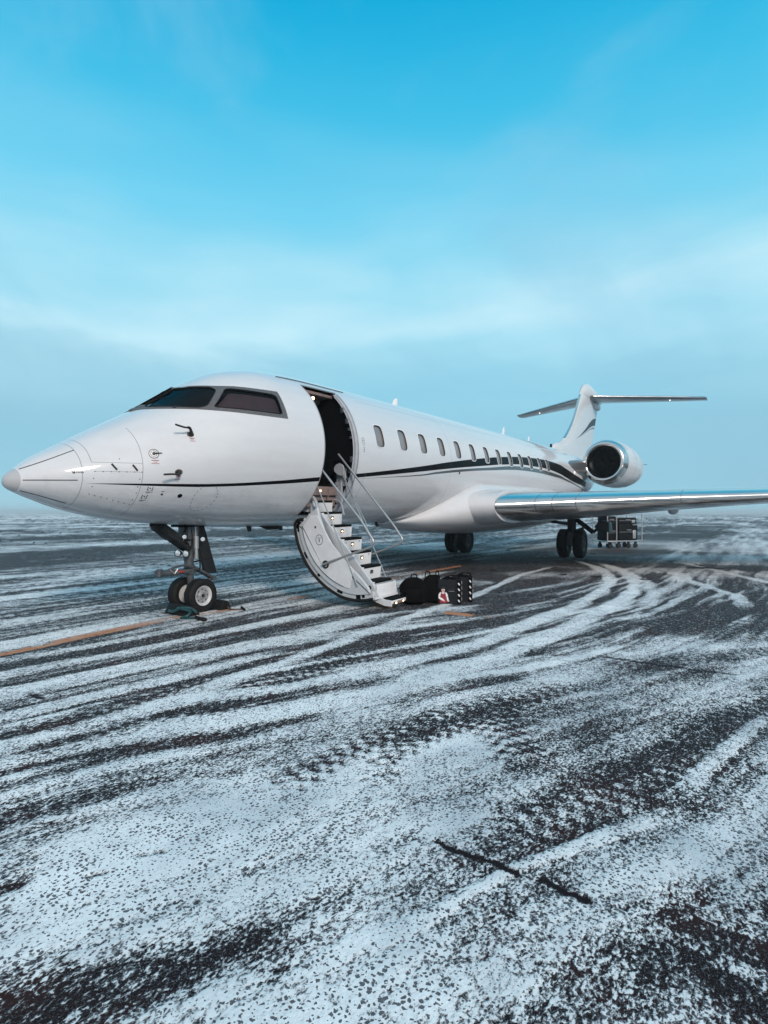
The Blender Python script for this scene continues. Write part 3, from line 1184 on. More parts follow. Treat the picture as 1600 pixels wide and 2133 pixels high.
        if i in (3, 4):
            bm = BM()
            for k in range(3):
                box(bm, (4.18 + 0.002 * k, y + 0.001, z - 0.04 - 0.013 * k), (0.07 - 0.01 * k, 0.004, 0.004))
            box(bm, (4.54, y + 0.004, z - 0.05), (0.04, 0.004, 0.025))
            split_objs('printed_notice', bm, 'grey_panel', stair)
    # folding bottom step
    bm = BM()
    box(bm, (4.365, -2.075, .17), (0.49, 0.02, 0.20), bev=0.004)
    box(bm, (4.365, -2.20, .022), (0.49, 0.27, 0.05), bev=0.006)
    for x0 in (4.10, 4.615):
        prism(bm, [(x0, -2.05, .28), (x0, -2.05, .02), (x0, -2.22, -.03), (x0, -2.345, -.03), (x0, -2.345, .055), (x0, -2.22, .062), (x0, -2.14, .10), (x0, -2.10, .16), (x0, -2.085, .28)], (0.02, 0, 0))
    fs = mesh_obj('folding_step', bm, 'white_metal', stair, 30)
    bm = BM()
    box(bm, (4.37, -2.21, .052), (0.46, 0.24, 0.012), bev=0.003)
    mesh_obj('tread', bm, 'tread_black', stair)
    bm = BM()
    box(bm, (4.30, -2.346, .012), (0.26, 0.012, 0.04), bev=0.002)
    mesh_obj('lamp_housing', bm, 'interior_trim', stair)
    bm = BM()
    box(bm, (4.22, -2.355, .01), (0.03, 0.01, 0.026), bev=0.003)
    box(bm, (4.42, -2.355, .012), (0.02, 0.01, 0.02), bev=0.003)
    split_objs('step_lamp', bm, 'warm_lamp', stair)
    bm = BM()
    lathe(bm, [(0, 0), (0, 0.075), (0.04, 0.075), (0.04, 0)], (4.02, -2.02, .235), (1, 0, 0), 20)
    lathe(bm, [(0, 0), (0, 0.03), (0.02, 0.03)], (4.0, -2.02, .235), (1, 0, 0), 16, 1)
    mesh_obj('hinge_boss', bm, ['light_panel', 'gear_dark'], stair)
    # lift strut
    bm = BM()
    tube(bm, [(3.98, -1.50, .52), (3.98, -1.86, .22)], 0.018, 8)
    mesh_obj('strut', bm, 'gear_dark', stair)
    # hinge arm between fuselage and stair
    bm = BM()
    for x in (3.99, 4.02):
        tube(bm, smooth_path([(x, -0.90, 1.62), (x, -0.99, 1.56), (x, -1.05, 1.40), (x, -1.09, 1.20)], 5), 0.018, 8)
    tube(bm, smooth_path([(4.68, -0.84, 1.56), (4.68, -0.95, 1.53), (4.68, -1.0, 1.45), (4.68, -1.04, 1.30)], 5), 0.018, 8)
    split_objs('hinge_arm', bm, 'grey_panel', stair)
    # handrails
    bm = BM()
    tube(bm, fillet_path([(3.95, -0.95, 2.26), (3.95, -1.924, 1.232), (3.95, -2.145, .93), (3.95, -2.11, .852), (3.855, -1.262, .556)], 0.06), 0.018, 10)
    mesh_obj('handrail', bm, 'brushed_metal', stair)
    bm = BM()
    tube(bm, fillet_path([(4.65, -0.96, 2.32), (4.65, -2.05, 1.14), (4.65, -2.215, .92), (4.65, -2.16, .845), (4.65, -1.30, .56)], 0.06), 0.017, 10)
    mesh_obj('handrail', bm, 'brushed_metal', stair)
    bm = BM()
    tube(bm, [(3.95, -1.0, 1.93), (3.88, -1.90, .262)], 0.010, 8)
    tube(bm, [(4.65, -1.05, 1.99), (4.65, -1.895, .31)], 0.010, 8)
    tube(bm, [(4.60, -1.08, 1.97), (4.10, -1.90, 1.20), (3.98, -2.05, .97)], 0.010, 8)
    split_objs('stay_rod', bm, 'brushed_metal', stair)
    bm = BM()
    pd = [(-1.075, 1.94), (-1.09, 2.0), (-1.10, 2.08), (-1.07, 2.135), (-1.0, 2.165), (-0.93, 2.145), (-0.885, 2.09), (-0.89, 2.03), (-0.96, 1.975)]
    prism(bm, [(4.62, a, b) for a, b in pd], (0.02, 0, 0), 0, 0.004)
    mesh_obj('hand_paddle', bm, 'grey_panel', stair)


build_airstair()


# --- nose details
def build_nose_details():
    bm = BM()
    for pts in ([(0.119, 1.885), (0.588, 2.113)], [(0.12, 1.765), (0.55, 1.769)], [(0.125, 1.655), (0.54, 1.515)]):
        (xa, za), (xb, zb) = pts
        tube(bm, [surf(xa + (xb - xa) * t, za + (zb - za) * t, -1, 0.002) for t in np.linspace(0, 1, 14)], 0.0045, 5)
    split_objs('lightning_diverter_strip', bm, 'black_print', jet)

    def dots(pts, r):
        bm = BM()
        for x, z in pts:
            p = surf(x, z, -1)
            n = Vector(Fnormal(np.array([list(p)]))[0])
            lathe(bm, [(0, 0), (0, r), (0.004, r * 0.8), (0.004, 0)], p - n * 0.001, n, 8)
        return bm
    P = [(0.70 + i * 0.075, 1.868 + 0.0008 * i) for i in range(7)] + [(0.69, 1.79), (1.135, 1.79), (0.688, 1.70), (0.682, 1.615), (1.13, 1.70), (1.135, 1.63), (1.13, 1.55)]
    P += [(0.74 + i * 0.065, 1.60 - 0.018 * i) for i in range(7)] + [(0.94, 2.02)]
    o = mesh_obj('fastener', dots(P, 0.007), 'black_print', jet)
    o['kind'] = 'stuff'
    mesh_obj('static_port', dots([(1.648, 1.597)], 0.034), 'dark_void', jet)
    split_objs('drain_port', dots([(1.42, 1.615), (5.05, 1.968)], 0.016), 'probe_metal', jet)
    # two toggle latches of the avionics hatch
    for x, z in ((0.86, 1.96), (1.06, 1.955)):
        bm = BM()
        tube(bm, [surf(x, z, -1, 0.004), surf(x + 0.045, z - 0.065, -1, 0.006)], 0.011, 6)
        mesh_obj('hatch_latch', bm, 'black_print', jet)
    # angle of attack vane on its disc
    c = surf(1.285, 2.096, -1)
    n = Vector(Fnormal(np.array([list(c)]))[0])
    bm = BM()
    lathe(bm, [(0, 0), (0, 0.058), (0.006, 0.056), (0.006, 0)], c - n * 0.002, n, 28)
    v = mesh_obj('angle_vane', bm, 'white_metal', jet)
    bm = BM()
    u, w, _ = frame_from(n)
    for r_, q in ((0.055, 0.0035), (0.036, 0.0025)):
        tube(bm, [c + n * 0.006 + (u * math.cos(t) + w * math.sin(t)) * r_ for t in np.linspace(0, 2 * math.pi, 29)[:-1]], q, 4, closed=True)
    lathe(bm, [(0, 0.018), (0.02, 0.016), (0.02, 0)], c + n * 0.004, n, 14)
    tube(bm, [c + n * 0.016, c + n * 0.02 + Vector((0.09, -0.03, 0.008))], [0.010, 0.004], 6)
    mesh_obj('vane_blade', bm, 'black_print', v)
    # pitot probes
    for (bx, bz, tx, tz, lift) in ((1.75, 2.365, 1.50, 2.43, 0.06), (1.555, 1.885, 1.285, 1.852, 0.02)):
        c = surf(bx, bz, -1)
        n = Vector(Fnormal(np.array([list(c)]))[0])
        bm = BM()
        t_ = BM()
        bmesh.ops.create_uvsphere(t_, u_segments=16, v_segments=8, radius=1)
        rotm = Matrix((Vector((1, 0, 0)), n.cross(Vector((1, 0, 0))).normalized(), n)).transposed()
        for vv in t_.verts:
            vv.co = rotm @ Vector((vv.co.x * 0.058, vv.co.y * 0.036, vv.co.z * 0.02)) + c
        join(bm, t_, 0)
        e1 = c + n * 0.07 + Vector((-0.04, 0, (tz - bz) * 0.6))
        e2 = e1 + Vector((-0.20, 0.0, (tz - bz) * 0.3))
        tube(bm, smooth_path([c + Vector((0.02, 0, 0)), c + n * 0.045 + Vector((-0.01, 0, 0.01)), e1, e1 + Vector((-0.08, 0, 0)), e2], 4), [0.022] * 5 + [0.018] * 5 + [0.012] * 7, 8)
        mesh_obj('pitot_probe', bm, 'probe_metal', jet)
        bm = BM()
        for k, (w_, h_) in enumerate(((0.055, 0.010), (0.04, 0.005), (0.065, 0.005))):
            z_ = bz - 0.055 - 0.017 * k
            skin_patch(bm, [(bx - w_ / 2 - 0.005, z_), (bx + w_ / 2 - 0.005, z_), (bx + w_ / 2 - 0.005, z_ + h_), (bx - w_ / 2 - 0.005, z_ + h_)], off=0.002, step=0.03)
        split_objs('warning_print', bm, 'red_print', jet)
    bm = BM()
    for k, (w_, h_) in enumerate(((0.075, 0.008), (0.04, 0.005), (0.085, 0.006))):
        z_ = 2.096 - 0.085 - 0.018 * k
        skin_patch(bm, [(1.29 - w_ / 2, z_), (1.29 + w_ / 2, z_), (1.29 + w_ / 2, z_ + h_), (1.29 - w_ / 2, z_ + h_)], off=0.002, step=0.03)
    split_objs('warning_print', bm, 'red_print', jet)
    # small black stencils
    bm = BM()

    def rect(x, z, w_, h_):
        skin_patch(bm, [(x, z), (x + w_, z), (x + w_, z + h_), (x, z + h_)], off=0.002, step=0.03)
    rect(0.505, 1.842, 0.024, 0.026)
    for k in range(5):
        rect(0.536 + 0.014 * k, 1.848, 0.009, 0.014)
    for (x, z) in ((1.265, 1.66), (1.235, 1.565)):
        rect(x - 0.028, z, 0.008, 0.045)
        rect(x + 0.024, z, 0.008, 0.045)
        rect(x - 0.028, z, 0.02, 0.006)
        rect(x + 0.012, z, 0.02, 0.006)
        rect(x - 0.006, z + 0.02, 0.014, 0.012)
        rect(x - 0.035, z - 0.02, 0.075, 0.005)
        rect(x - 0.03, z - 0.03, 0.045, 0.004)
    rect(1.40, 1.645, 0.035, 0.007)
    # stencil aft of the door
    for z in (2.395, 2.43, 2.47):
        rect(4.90, z, 0.05, 0.005)
    rect(4.922, 2.36, 0.005, 0.07)
    rect(4.90, 2.36, 0.05, 0.005)
    for z in (2.50, 2.545, 2.59):
        rect(4.885, z, 0.06, 0.005)
    rect(4.885, 2.50, 0.005, 0.095)
    rect(4.94, 2.50, 0.005, 0.095)
    mesh_obj('stencil', bm, 'black_print', jet)['kind'] = 'stuff'
    # aerials along the roof
    for x, h, s in ((7.95, 0.22, 0.24), (14.55, 0.30, 0.22), (17.0, 0.24, 0.18)):
        zt = float(prof(np.array(x))[0])
        bm = BM()
        ring = lambda cx, cz, c, t: [(cx + c * a, t * b, cz) for a, b in ((-.5, 0), (-.25, .5), (.1, .42), (.5, 0), (.1, -.42), (-.25, -.5))]
        loft(bm, [ring(x, zt - 0.02, s, 0.03), ring(x + 0.04, zt + h * 0.6, s * 0.8, 0.022), ring(x + 0.075, zt + h * 0.92, s * 0.5, 0.018), ring(x + 0.085, zt + h, s * 0.25, 0.01)])
        mesh_obj('roof_aerial', bm, 'print_white', jet)
    # belly blade aerials
    for x, y, l, h in ((4.15, -0.1, 0.05, 0.06), (5.8, -0.1, 0.04, 0.06), (7.2, 0.0, 0.07, 0.09), (3.35, -0.2, 0.05, 0.07), (3.75, -0.2, 0.26, 0.045)):
        zb = float(prof(np.array(x))[1])
        bm = BM()
        prism(bm, [(x - l, y, zb + 0.05), (x + l, y, zb + 0.05), (x + l, y, zb - h), (x, y, zb - h)], (0, 0.03, 0))
        mesh_obj('belly_aerial', bm, 'gear_dark', jet)
    bm = BM()
    skin_patch(bm, [(8.6, 2.14), (8.62, 2.14), (8.62, 2.18), (8.6, 2.18)], off=0.02, thick=0.02, step=0.02)
    mesh_obj('ice_detector', bm, 'gear_dark', jet)


build_nose_details()


# --- belly fairing
def build_fairing():
    X = np.linspace(7.22, 19.0, 64)
    zb = pchip(X, [7.2, 7.7, 8.1, 9.2, 11, 14, 16, 17.5, 19.05], [1.088, .99, .90, .775, .665, .62, .68, .86, 1.14])
    zt = pchip(X, [7.2, 7.4, 7.9, 8.5, 9.2, 9.86, 11.5, 14.2, 16, 17.2, 19.05], [1.095, 1.12, 1.27, 1.54, 1.81, 1.96, 1.97, 1.95, 1.88, 1.75, 1.45])
    hw = pchip(X, [7.2, 7.6, 8.1, 8.6, 9.1, 9.7, 11, 14, 16, 17.5, 19.05], [.18, .46, .84, 1.16, 1.42, 1.60, 1.72, 1.74, 1.66, 1.4, .8])
    rings = []
    for x, b, t, w in zip(X, zb, zt, hw):
        yf = abs(surf(x, t, -1).y) + 0.004
        w = max(w, yf * 1.0)
        P0, P1, P2, P3 = (0, b), (w * 1.10, b - 0.01), (w * 1.22, b + (t - b) * 0.66), (yf, t)
        pr = []
        for s in np.linspace(0, 1, 20):
            q = [(1 - s) ** 3 * P0[k] + 3 * s * (1 - s) ** 2 * P1[k] + 3 * s * s * (1 - s) * P2[k] + s ** 3 * P3[k] for k in (0, 1)]
            pr.append(q)
        half = [(x, -q[0], q[1]) for q in pr[::-1]] + [(x, q[0], q[1]) for q in pr[1:]]
        rings.append([(x, -yf * 0.8, t - 0.05)] + half + [(x, yf * 0.8, t - 0.05)])
    bm = BM()
    loft(bm, rings)
    return mesh_obj('belly_fairing', bm, 'white_paint', jet, 50)


build_fairing()


# --- wings
def af(s, t):
    return 5 * t * (.2969 * math.sqrt(s) - .126 * s - .3516 * s * s + .2843 * s ** 3 - .1015 * s ** 4)


def wing_section(y, le_x, le_z, te_x, te_z, tc, side, s0, s1, n):
    """points from the upper surface at chord s0 round the nose to the lower surface at chord s1"""
    c = te_x - le_x
    pts = []
    if s0 is not None:
        up_s = [s0 * (1 - k / n) ** 2 for k in range(n)]
        for s in up_s:
            x = le_x + c * s
            pts.append((x, side * y, le_z + (te_z - le_z) * s + af(s, tc) * c + 0.010 * c * math.sin(math.pi * min(1, s))))
    lo_s = [s1 * (k / n) ** 2 for k in range(n + 1)]
    for s in lo_s:
        x = le_x + c * s
        pts.append((x, side * y, le_z + (te_z - le_z) * s - af(s, tc) * c + 0.010 * c * math.sin(math.pi * min(1, s))))
    return pts


def wing_params(y):
    le_x = 9.13 + 0.70 * (y - 1.9)
    le_z = float(pchip(np.array(y), [0.5, 1.9, 5.4, 7.05, 13.9], [1.38, 1.42, 1.555, 1.60, 2.02]))
    te_x = float(pchip(np.array(y), [0.5, 1.9, 4.9, 13.9], [16.1, 16.3, 16.55, 19.0]))
    te_z = float(pchip(np.array(y), [0.5, 1.9, 3.0, 4.0, 5.0, 7.0, 13.9], [1.0, 1.05, 1.10, 1.20, 1.30, 1.50, 1.96]))
    tc = float(np.interp(y, [0.5, 1.9, 5, 13.9], [.115, .105, .095, .09]))
    return le_x, le_z, te_x, te_z, tc


def build_wing(side):
    ys = np.concatenate([np.linspace(1.9, 5.5, 14), np.linspace(5.9, 13.9, 18)])
    bm = BM()
    rings = [wing_section(y, *wing_params(y), side, 1.0, 1.0, 22) for y in ys]
    rings = [[tuple(Vector(p) + Vector((0.03 * (1 if False else 0), 0, 0))) for p in r] for r in rings]
    loft(bm, rings)
    w = mesh_obj('wing', bm, 'wing_skin', jet, 30)
    # root glove, painted like the fuselage
    bm = BM()
    rg = []
    for y in (1.1, 1.25, 1.4, 1.5, 1.6, 1.7, 1.8, 1.9):
        p = wing_params(y)
        lx = 9.13 - (1.9 - y) * 0.42
        f_ = 1 + 0.10 * (1.9 - y)
        rg.append(wing_section(y, lx, p[1], p[2] - 3.2, (p[1] + p[3]) / 2, 0.20 * f_, side, 1.0, 1.0, 22))
    loft(bm, rg)
    mesh_obj('wing_root_fairing', bm, 'white_paint', jet, 60)
    # polished leading edge in sections
    cuts = [1.91, 2.65, 2.97, 3.41, 5.40, 8.2, 11.0, 13.9]
    for a, b in zip(cuts[:-1], cuts[1:]):
        bm = BM()
        rr = []
        for y in np.linspace(a + 0.006, b - 0.006, 14):
            lx, lz, tx, tz, tc = wing_params(y)
            c = tx - lx
            s0 = min(0.16, 0.62 / c)
            s1 = min(0.07, 0.34 / c)
            pts = wing_section(y, lx - 0.012, lz + 0.002, tx, tz, tc + 0.028 / c, side, s0, s1, 26)
            rr.append(pts)
        loft(bm, rr)
        mesh_obj('slat', bm, 'polished_metal', w, 50)
    # flap track fairings
    for y, l, dz in ((4.75, 1.7, 0.0), (7.3, 1.4, 0.02), (10.2, 1.1, 0.02)):
        lx, lz, tx, tz, tc = wing_params(y)
        bm = BM()
        t_ = BM()
        bmesh.ops.create_uvsphere(t_, u_segments=20, v_segments=12, radius=1)
        for v in t_.verts:
            v.co = Vector((tx - 0.25 + v.co.x * l / 2, side * y + v.co.y * 0.12, tz - 0.06 + dz + v.co.z * 0.13))
        join(bm, t_, 0)
        mesh_obj('flap_track_fairing', bm, 'light_panel', w, 60)
    # underside panel joints as shallow raised straps
    bm = BM()
    for y in (2.3, 3.2, 4.4, 6.0, 7.6, 9.4):
        lx, lz, tx, tz, tc = wing_params(y)
        sec = wing_section(y, lx, lz, tx, tz, tc, side, None, 0.9, 14)
        tube(bm, [Vector(p) + Vector((0, 0, -0.001)) for p in sec[4:]], 0.004, 4)
    split_objs('panel_strap', bm, 'gear_dark', w)
    # winglet
    bm = BM()
    lx, lz, tx, tz, tc = wing_params(13.9)
    rr = []
    for k in range(9):
        t = k / 8
        yy = 13.9 + 0.38 * math.sin(t * 1.2)
        zz = lz + 1.35 * t ** 1.5
        l0, t0 = lx + 1.15 * t, tx + 0.75 * t
        c = t0 - l0
        ring = []
        for s in [1 - q / 8 for q in range(8)]:
            ring.append((l0 + c * s, side * (yy - af(s, .08) * c), zz))
        for s in [q / 8 for q in range(9)]:
            ring.append((l0 + c * s, side * (yy + af(s, .08) * c), zz))
        rr.append(ring)
    loft(bm, rr)
    mesh_obj('winglet', bm, 'white_paint', w, 50)
    return w


build_wing(-1)
build_wing(1)


# --- engines
def build_engine(side):
    O = Vector((19.3, side * 2.07, 3.01))
    A = Vector((1, side * 0.045, -0.03)).normalized()
    bm = BM()
    lathe(bm, [(0.33, 0.845), (0.7, 0.885), (1.2, 0.905), (1.9, 0.905), (2.6, 0.86), (3.3, 0.77), (3.9, 0.66), (4.35, 0.56), (4.35, 0.52), (3.6, 0.5)], O, A, 64)
    e = mesh_obj('engine_nacelle', bm, 'white_paint', jet, 50)
    bm = BM()
    lathe(bm, [(0.42, 0.575), (0.25, 0.572), (0.13, 0.585), (0.05, 0.613), (0.01, 0.650), (0.0, 0.685), (0.015, 0.72), (0.06, 0.757), (0.14, 0.79), (0.24, 0.820), (0.34, 0.846)], O, A, 64)
    mesh_obj('inlet_lip', bm, 'polished_metal', e, 70)
    bm = BM()
    lathe(bm, [(0.35, 0.573), (0.6, 0.59), (1.0, 0.615), (1.15, 0.615), (1.15, 0)], O, A, 48)
    mesh_obj('inlet_duct', bm, 'duct', e, 40)
    bm = BM()
    u, w, d = frame_from(A)
    for k in range(24):
        t = 2 * math.pi * k / 24
        ring = []
        for r_, tw, c in ((0.18, 0.3, 0.14), (0.4, 0.75, 0.16), (0.60, 1.1, 0.17)):
            rad = u * math.cos(t) + w * math.sin(t)
            tan = d.cross(rad)
            dirc = d * math.cos(tw) + tan * math.sin(tw)
            ring.append((O + d * 0.95 + rad * r_ - dirc * c / 2, O + d * 0.95 + rad * r_ + dirc * c / 2))
        for i in range(2):
            nrm = (ring[i][1] - ring[i][0]).cross(ring[i + 1][0] - ring[i][0]).normalized() * 0.006
            prism(bm, [ring[i][0], ring[i][1], ring[i + 1][1], ring[i + 1][0]], nrm)
    split_objs('fan_blade', bm, 'fan_metal', e, 20)
    bm = BM()
    lathe(bm, [(0.58, 0), (0.60, 0.035), (0.7, 0.10), (0.85, 0.17), (0.95, 0.19), (1.02, 0.19)], O, A, 32)
    mesh_obj('spinner', bm, 'duct', e)
    bm = BM()
    lathe(bm, [(3.5, 0.48), (4.5, 0.44), (4.75, 0.36), (4.75, 0.33), (3.6, 0.40)], O, A, 40)
    mesh_obj('exhaust_nozzle', bm, 'brushed_metal', e)
    bm = BM()
    for a in (1.35, 2.25):
        lathe(bm, [(a, 0.9065), (a + 0.012, 0.9075)], O, A, 64)
    c = O + A * 3.1
    tube(bm, [c + Vector((0, side * 0.80, 0.1)), c + Vector((0.14, side * 0.90, 0.12))], 0.012, 6)
    split_objs('cowl_joint', bm, 'gear_grey', e)
    # pylon
    bm = BM()
    rr = []
    for y, le, te, z, th in ((0.95, 17.35, 24.1, 2.74, 0.34), (1.18, 17.75, 23.9, 2.78, 0.33), (1.33, 18.6, 23.7, 2.82, 0.30), (1.55, 19.75, 23.2, 2.86, 0.30)):
        c = te - le
        ring = []
        for s in [(1 - q / 12) ** 1.5 for q in range(12)]:
            ring.append((le + c * s, side * y, z + min(th, af(s, .5 * th / .35) * 1.4)))
        for s in [(q / 12) ** 1.5 for q in range(13)]:
            ring.append((le + c * s, side * y, z - min(th, af(s, .5 * th / .35) * 1.4)))
        rr.append(ring)
    loft(bm, rr)
    mesh_obj('pylon', bm, 'pylon_dark_reflection', jet, 60)


build_engine(-1)
build_engine(1)


# --- tail
def build_tail():
    zs = [3.45, 3.85, 4.05, 4.6, 5.36, 6.0, 6.5, 6.85]
    le = [19.7, 19.95, 20.95, 22.1, 23.12, 23.72, 24.15, 24.5]
    te = [26.2, 26.4, 26.5, 26.72, 27.2, 27.6, 27.95, 28.1]
    th = [.050, .052, .056, .058, .060, .062, .062, .062]
    Z = np.concatenate([np.linspace(3.45, 4.1, 8), np.linspace(4.2, 6.85, 20)])
    rr = []
    for z in Z:
        l, t, k = float(pchip(np.array(z), zs, le)), float(pchip(np.array(z), zs, te)), float(np.interp(z, zs, th))
        c = t - l
        ring = []
        for s in [(1 - q / 20) ** 1.6 for q in range(20)]:
            ring.append((l + c * s, -af(s, k) * c, z))
        for s in [(q / 20) ** 1.6 for q in range(21)]:
            ring.append((l + c * s, af(s, k) * c, z))
        rr.append(ring)
    bm = BM()
    loft(bm, rr)
    fin = mesh_obj('fin', bm, 'fin_paint', jet, 50)
    rr = []
    for z in np.linspace(4.25, 6.55, 16):
        l, t, k = float(pchip(np.array(z), zs, le)), float(pchip(np.array(z), zs, te)), float(np.interp(z, zs, th))
        c = t - l
        ring = []
        for s in [0.022 * (1 - q / 10) ** 1.7 for q in range(10)]:
            ring.append((l - 0.01 + c * s, -af(s, k * 1.08) * c, z))
        for s in [0.022 * (q / 10) ** 1.7 for q in range(11)]:
            ring.append((l - 0.01 + c * s, af(s, k * 1.08) * c, z))
        rr.append(ring)
    bm = BM()
    loft(bm, rr)
    mesh_obj('leading_edge', bm, 'polished_metal', fin, 60)
    # bullet at the top of the fin
    bm = BM()
    rr = []
    for x, zc, hz, hy in ((24.42, 6.62, .03, .02), (24.6, 6.70, .22, .10), (24.95, 6.80, .34, .16), (25.5, 6.87, .40, .20), (26.2, 6.87, .38, .22), (27.0, 6.83, .33, .21), (27.8, 6.80, .25, .17), (28.5, 6.80, .14, .10), (28.9, 6.80, .03, .02)):
        rr.append([(x, hy * math.cos(t), zc + hz * math.sin(t)) for t in np.linspace(0, 2 * math.pi, 25)[:-1]])
    loft(bm, rr)
    mesh_obj('fin_bullet', bm, 'white_paint', fin, 60)
    bm = BM()
    t_ = BM()
    bmesh.ops.create_uvsphere(t_, u_segments=16, v_segments=10, radius=1)
    for v in t_.verts:
        v.co = Vector((27.2 + v.co.x * 1.1, v.co.y * 0.2, 6.42 + v.co.z * 0.22))
    join(bm, t_, 0)
    mesh_obj('hinge_fairing', bm, 'white_paint', fin, 60)
    bm = BM()
    tube(bm, [(19.70, 0, 3.60), (19.72, 0, 3.84)], 0.045, 10)
    mesh_obj('ram_air_inlet', bm, 'dark_void', jet)
    for side in (-1, 1):
        bm = BM()
        rr = []
        for y in np.linspace(0.05, 4.85, 12):
            q = (y - 0.05) / 4.8
            l, t = 25.42 + 3.72 * q + (0.0 if q < 0.99 else 0.15), 27.9 + 2.5 * q
            c = t - l
            ring = []
            for s in [(1 - k / 12) ** 1.6 for k in range(12)]:
                ring.append((l + c * s, side * y, 6.65 + af(s, .09) * c))
            for s in [(k / 12) ** 1.6 for k in range(13)]:
                ring.append((l + c * s, side * y, 6.65 - af(s, .09) * c))
            rr.append(ring)
        loft(bm, rr)
        st = mesh_obj('tailplane', bm, 'wing_skin', jet, 40)
        bm = BM()
        rr = []
        for y in np.linspace(0.3, 4.8, 8):
            q = (y - 0.05) / 4.8
            l, t = 25.41 + 3.72 * q, 27.9 + 2.5 * q
            c = t - l
            ring = []
            for s in [0.12 * (1 - k / 8) ** 1.8 for k in range(8)]:
                ring.append((l + c * s, side * y, 6.65 + af(s, .097) * c))
            for s in [0.10 * (k / 8) ** 1.8 for k in range(9)]:
                ring.append((l + c * s, side * y, 6.65 - af(s, .097) * c))
            rr.append(ring)
        loft(bm, rr)
        mesh_obj('leading_edge', bm, 'polished_metal', st, 60)
        bm = BM()
        lathe(bm, [(0, 0), (0, 0.024), (0.02, 0.018), (0.02, 0)], (28.6, side * 3.3, 6.575), (0, 0, -1), 10)
        mesh_obj('tail_lamp', bm, 'nav_lamp', st)


build_tail()


# --- wheels
def wheel(name, c, r, w, rim_r, side, parent, rim_mat='rim_paint', n=48):
    """side = direction (along y) of the outboard face"""
    h = w / 2
    prof_ = [(-h * .80, rim_r * 0.98), (-h * .95, rim_r * 1.12), (-h, r * .80), (-h * .92, r * .91), (-h * .72, r * .975)]
    tread = []
    k = 5
    for i in range(k):
        a = -h * .6 + i * (h * 1.2 / (k - 1))
        tread += [(a - h * .13, r), (a + h * .09, r), (a + h * .10, r * .982), (a + h * .16, r * .982)]
    tread = tread[:-2]
    prof_ += tread + [(h * .72, r * .975), (h * .92, r * .91), (h, r * .80), (h * .95, rim_r * 1.12), (h * .80, rim_r * 0.98)]
    ax = Vector((0, side, 0))
    t = bpy.data.objects.new(name, None)
    bm = BM()
    hub = [(-h * .5, rim_r * 0.2), (-h * .55, rim_r * .9), (-h * .8, rim_r), (h * .8, rim_r), (h * .84, rim_r * 1.03), (h * .80, rim_r * .93), (h * .55, rim_r * .86), (h * .42, rim_r * .80),
           (h * .38, rim_r * .45), (h * .58, rim_r * .36), (h * .62, rim_r * .30), (h * .62, 0)]
    lathe(bm, hub, c, ax, n, ms=[0, 0, 0, 0, 0, 0, 0, 1, 1, 1, 1])
    rim = mesh_obj(name, bm, [rim_mat, 'rim_inner' if rim_mat == 'rim_paint' else 'gear_grey'], parent, 35)
    bm = BM()
    lathe(bm, prof_, c, ax, n)
    mesh_obj('tyre', bm, 'tyre_rubber', rim, 35)
    bm = BM()
    u, ww, d = frame_from(ax)
    for i in range(8):
        a = 2 * math.pi * i / 8
        p = Vector(c) + (u * math.cos(a) + ww * math.sin(a)) * rim_r * 0.63 + d * (h * .37)
        lathe(bm, [(0, rim_r * .075), (h * .06, rim_r * .075), (h * .06, 0)], p, d, 8)
    lathe(bm, [(0, rim_r * .2), (h * .14, rim_r * .17), (h * .14, 0)], Vector(c) + d * h * .6, d, 14)
    lathe(bm, [(0, rim_r * .36), (h * .015, rim_r * .33)], Vector(c) + d * h * .585, d, 20)
    split_objs('wheel_nut', bm, 'gear_dark', rim)
    return rim


NX = 2.43
for s in (-1, 1):
    wheel('nose_wheel', (NX, s * 0.185, gz(NX) + 0.238), 0.240, 0.160, 0.140, s if s < 0 else 1, jet)


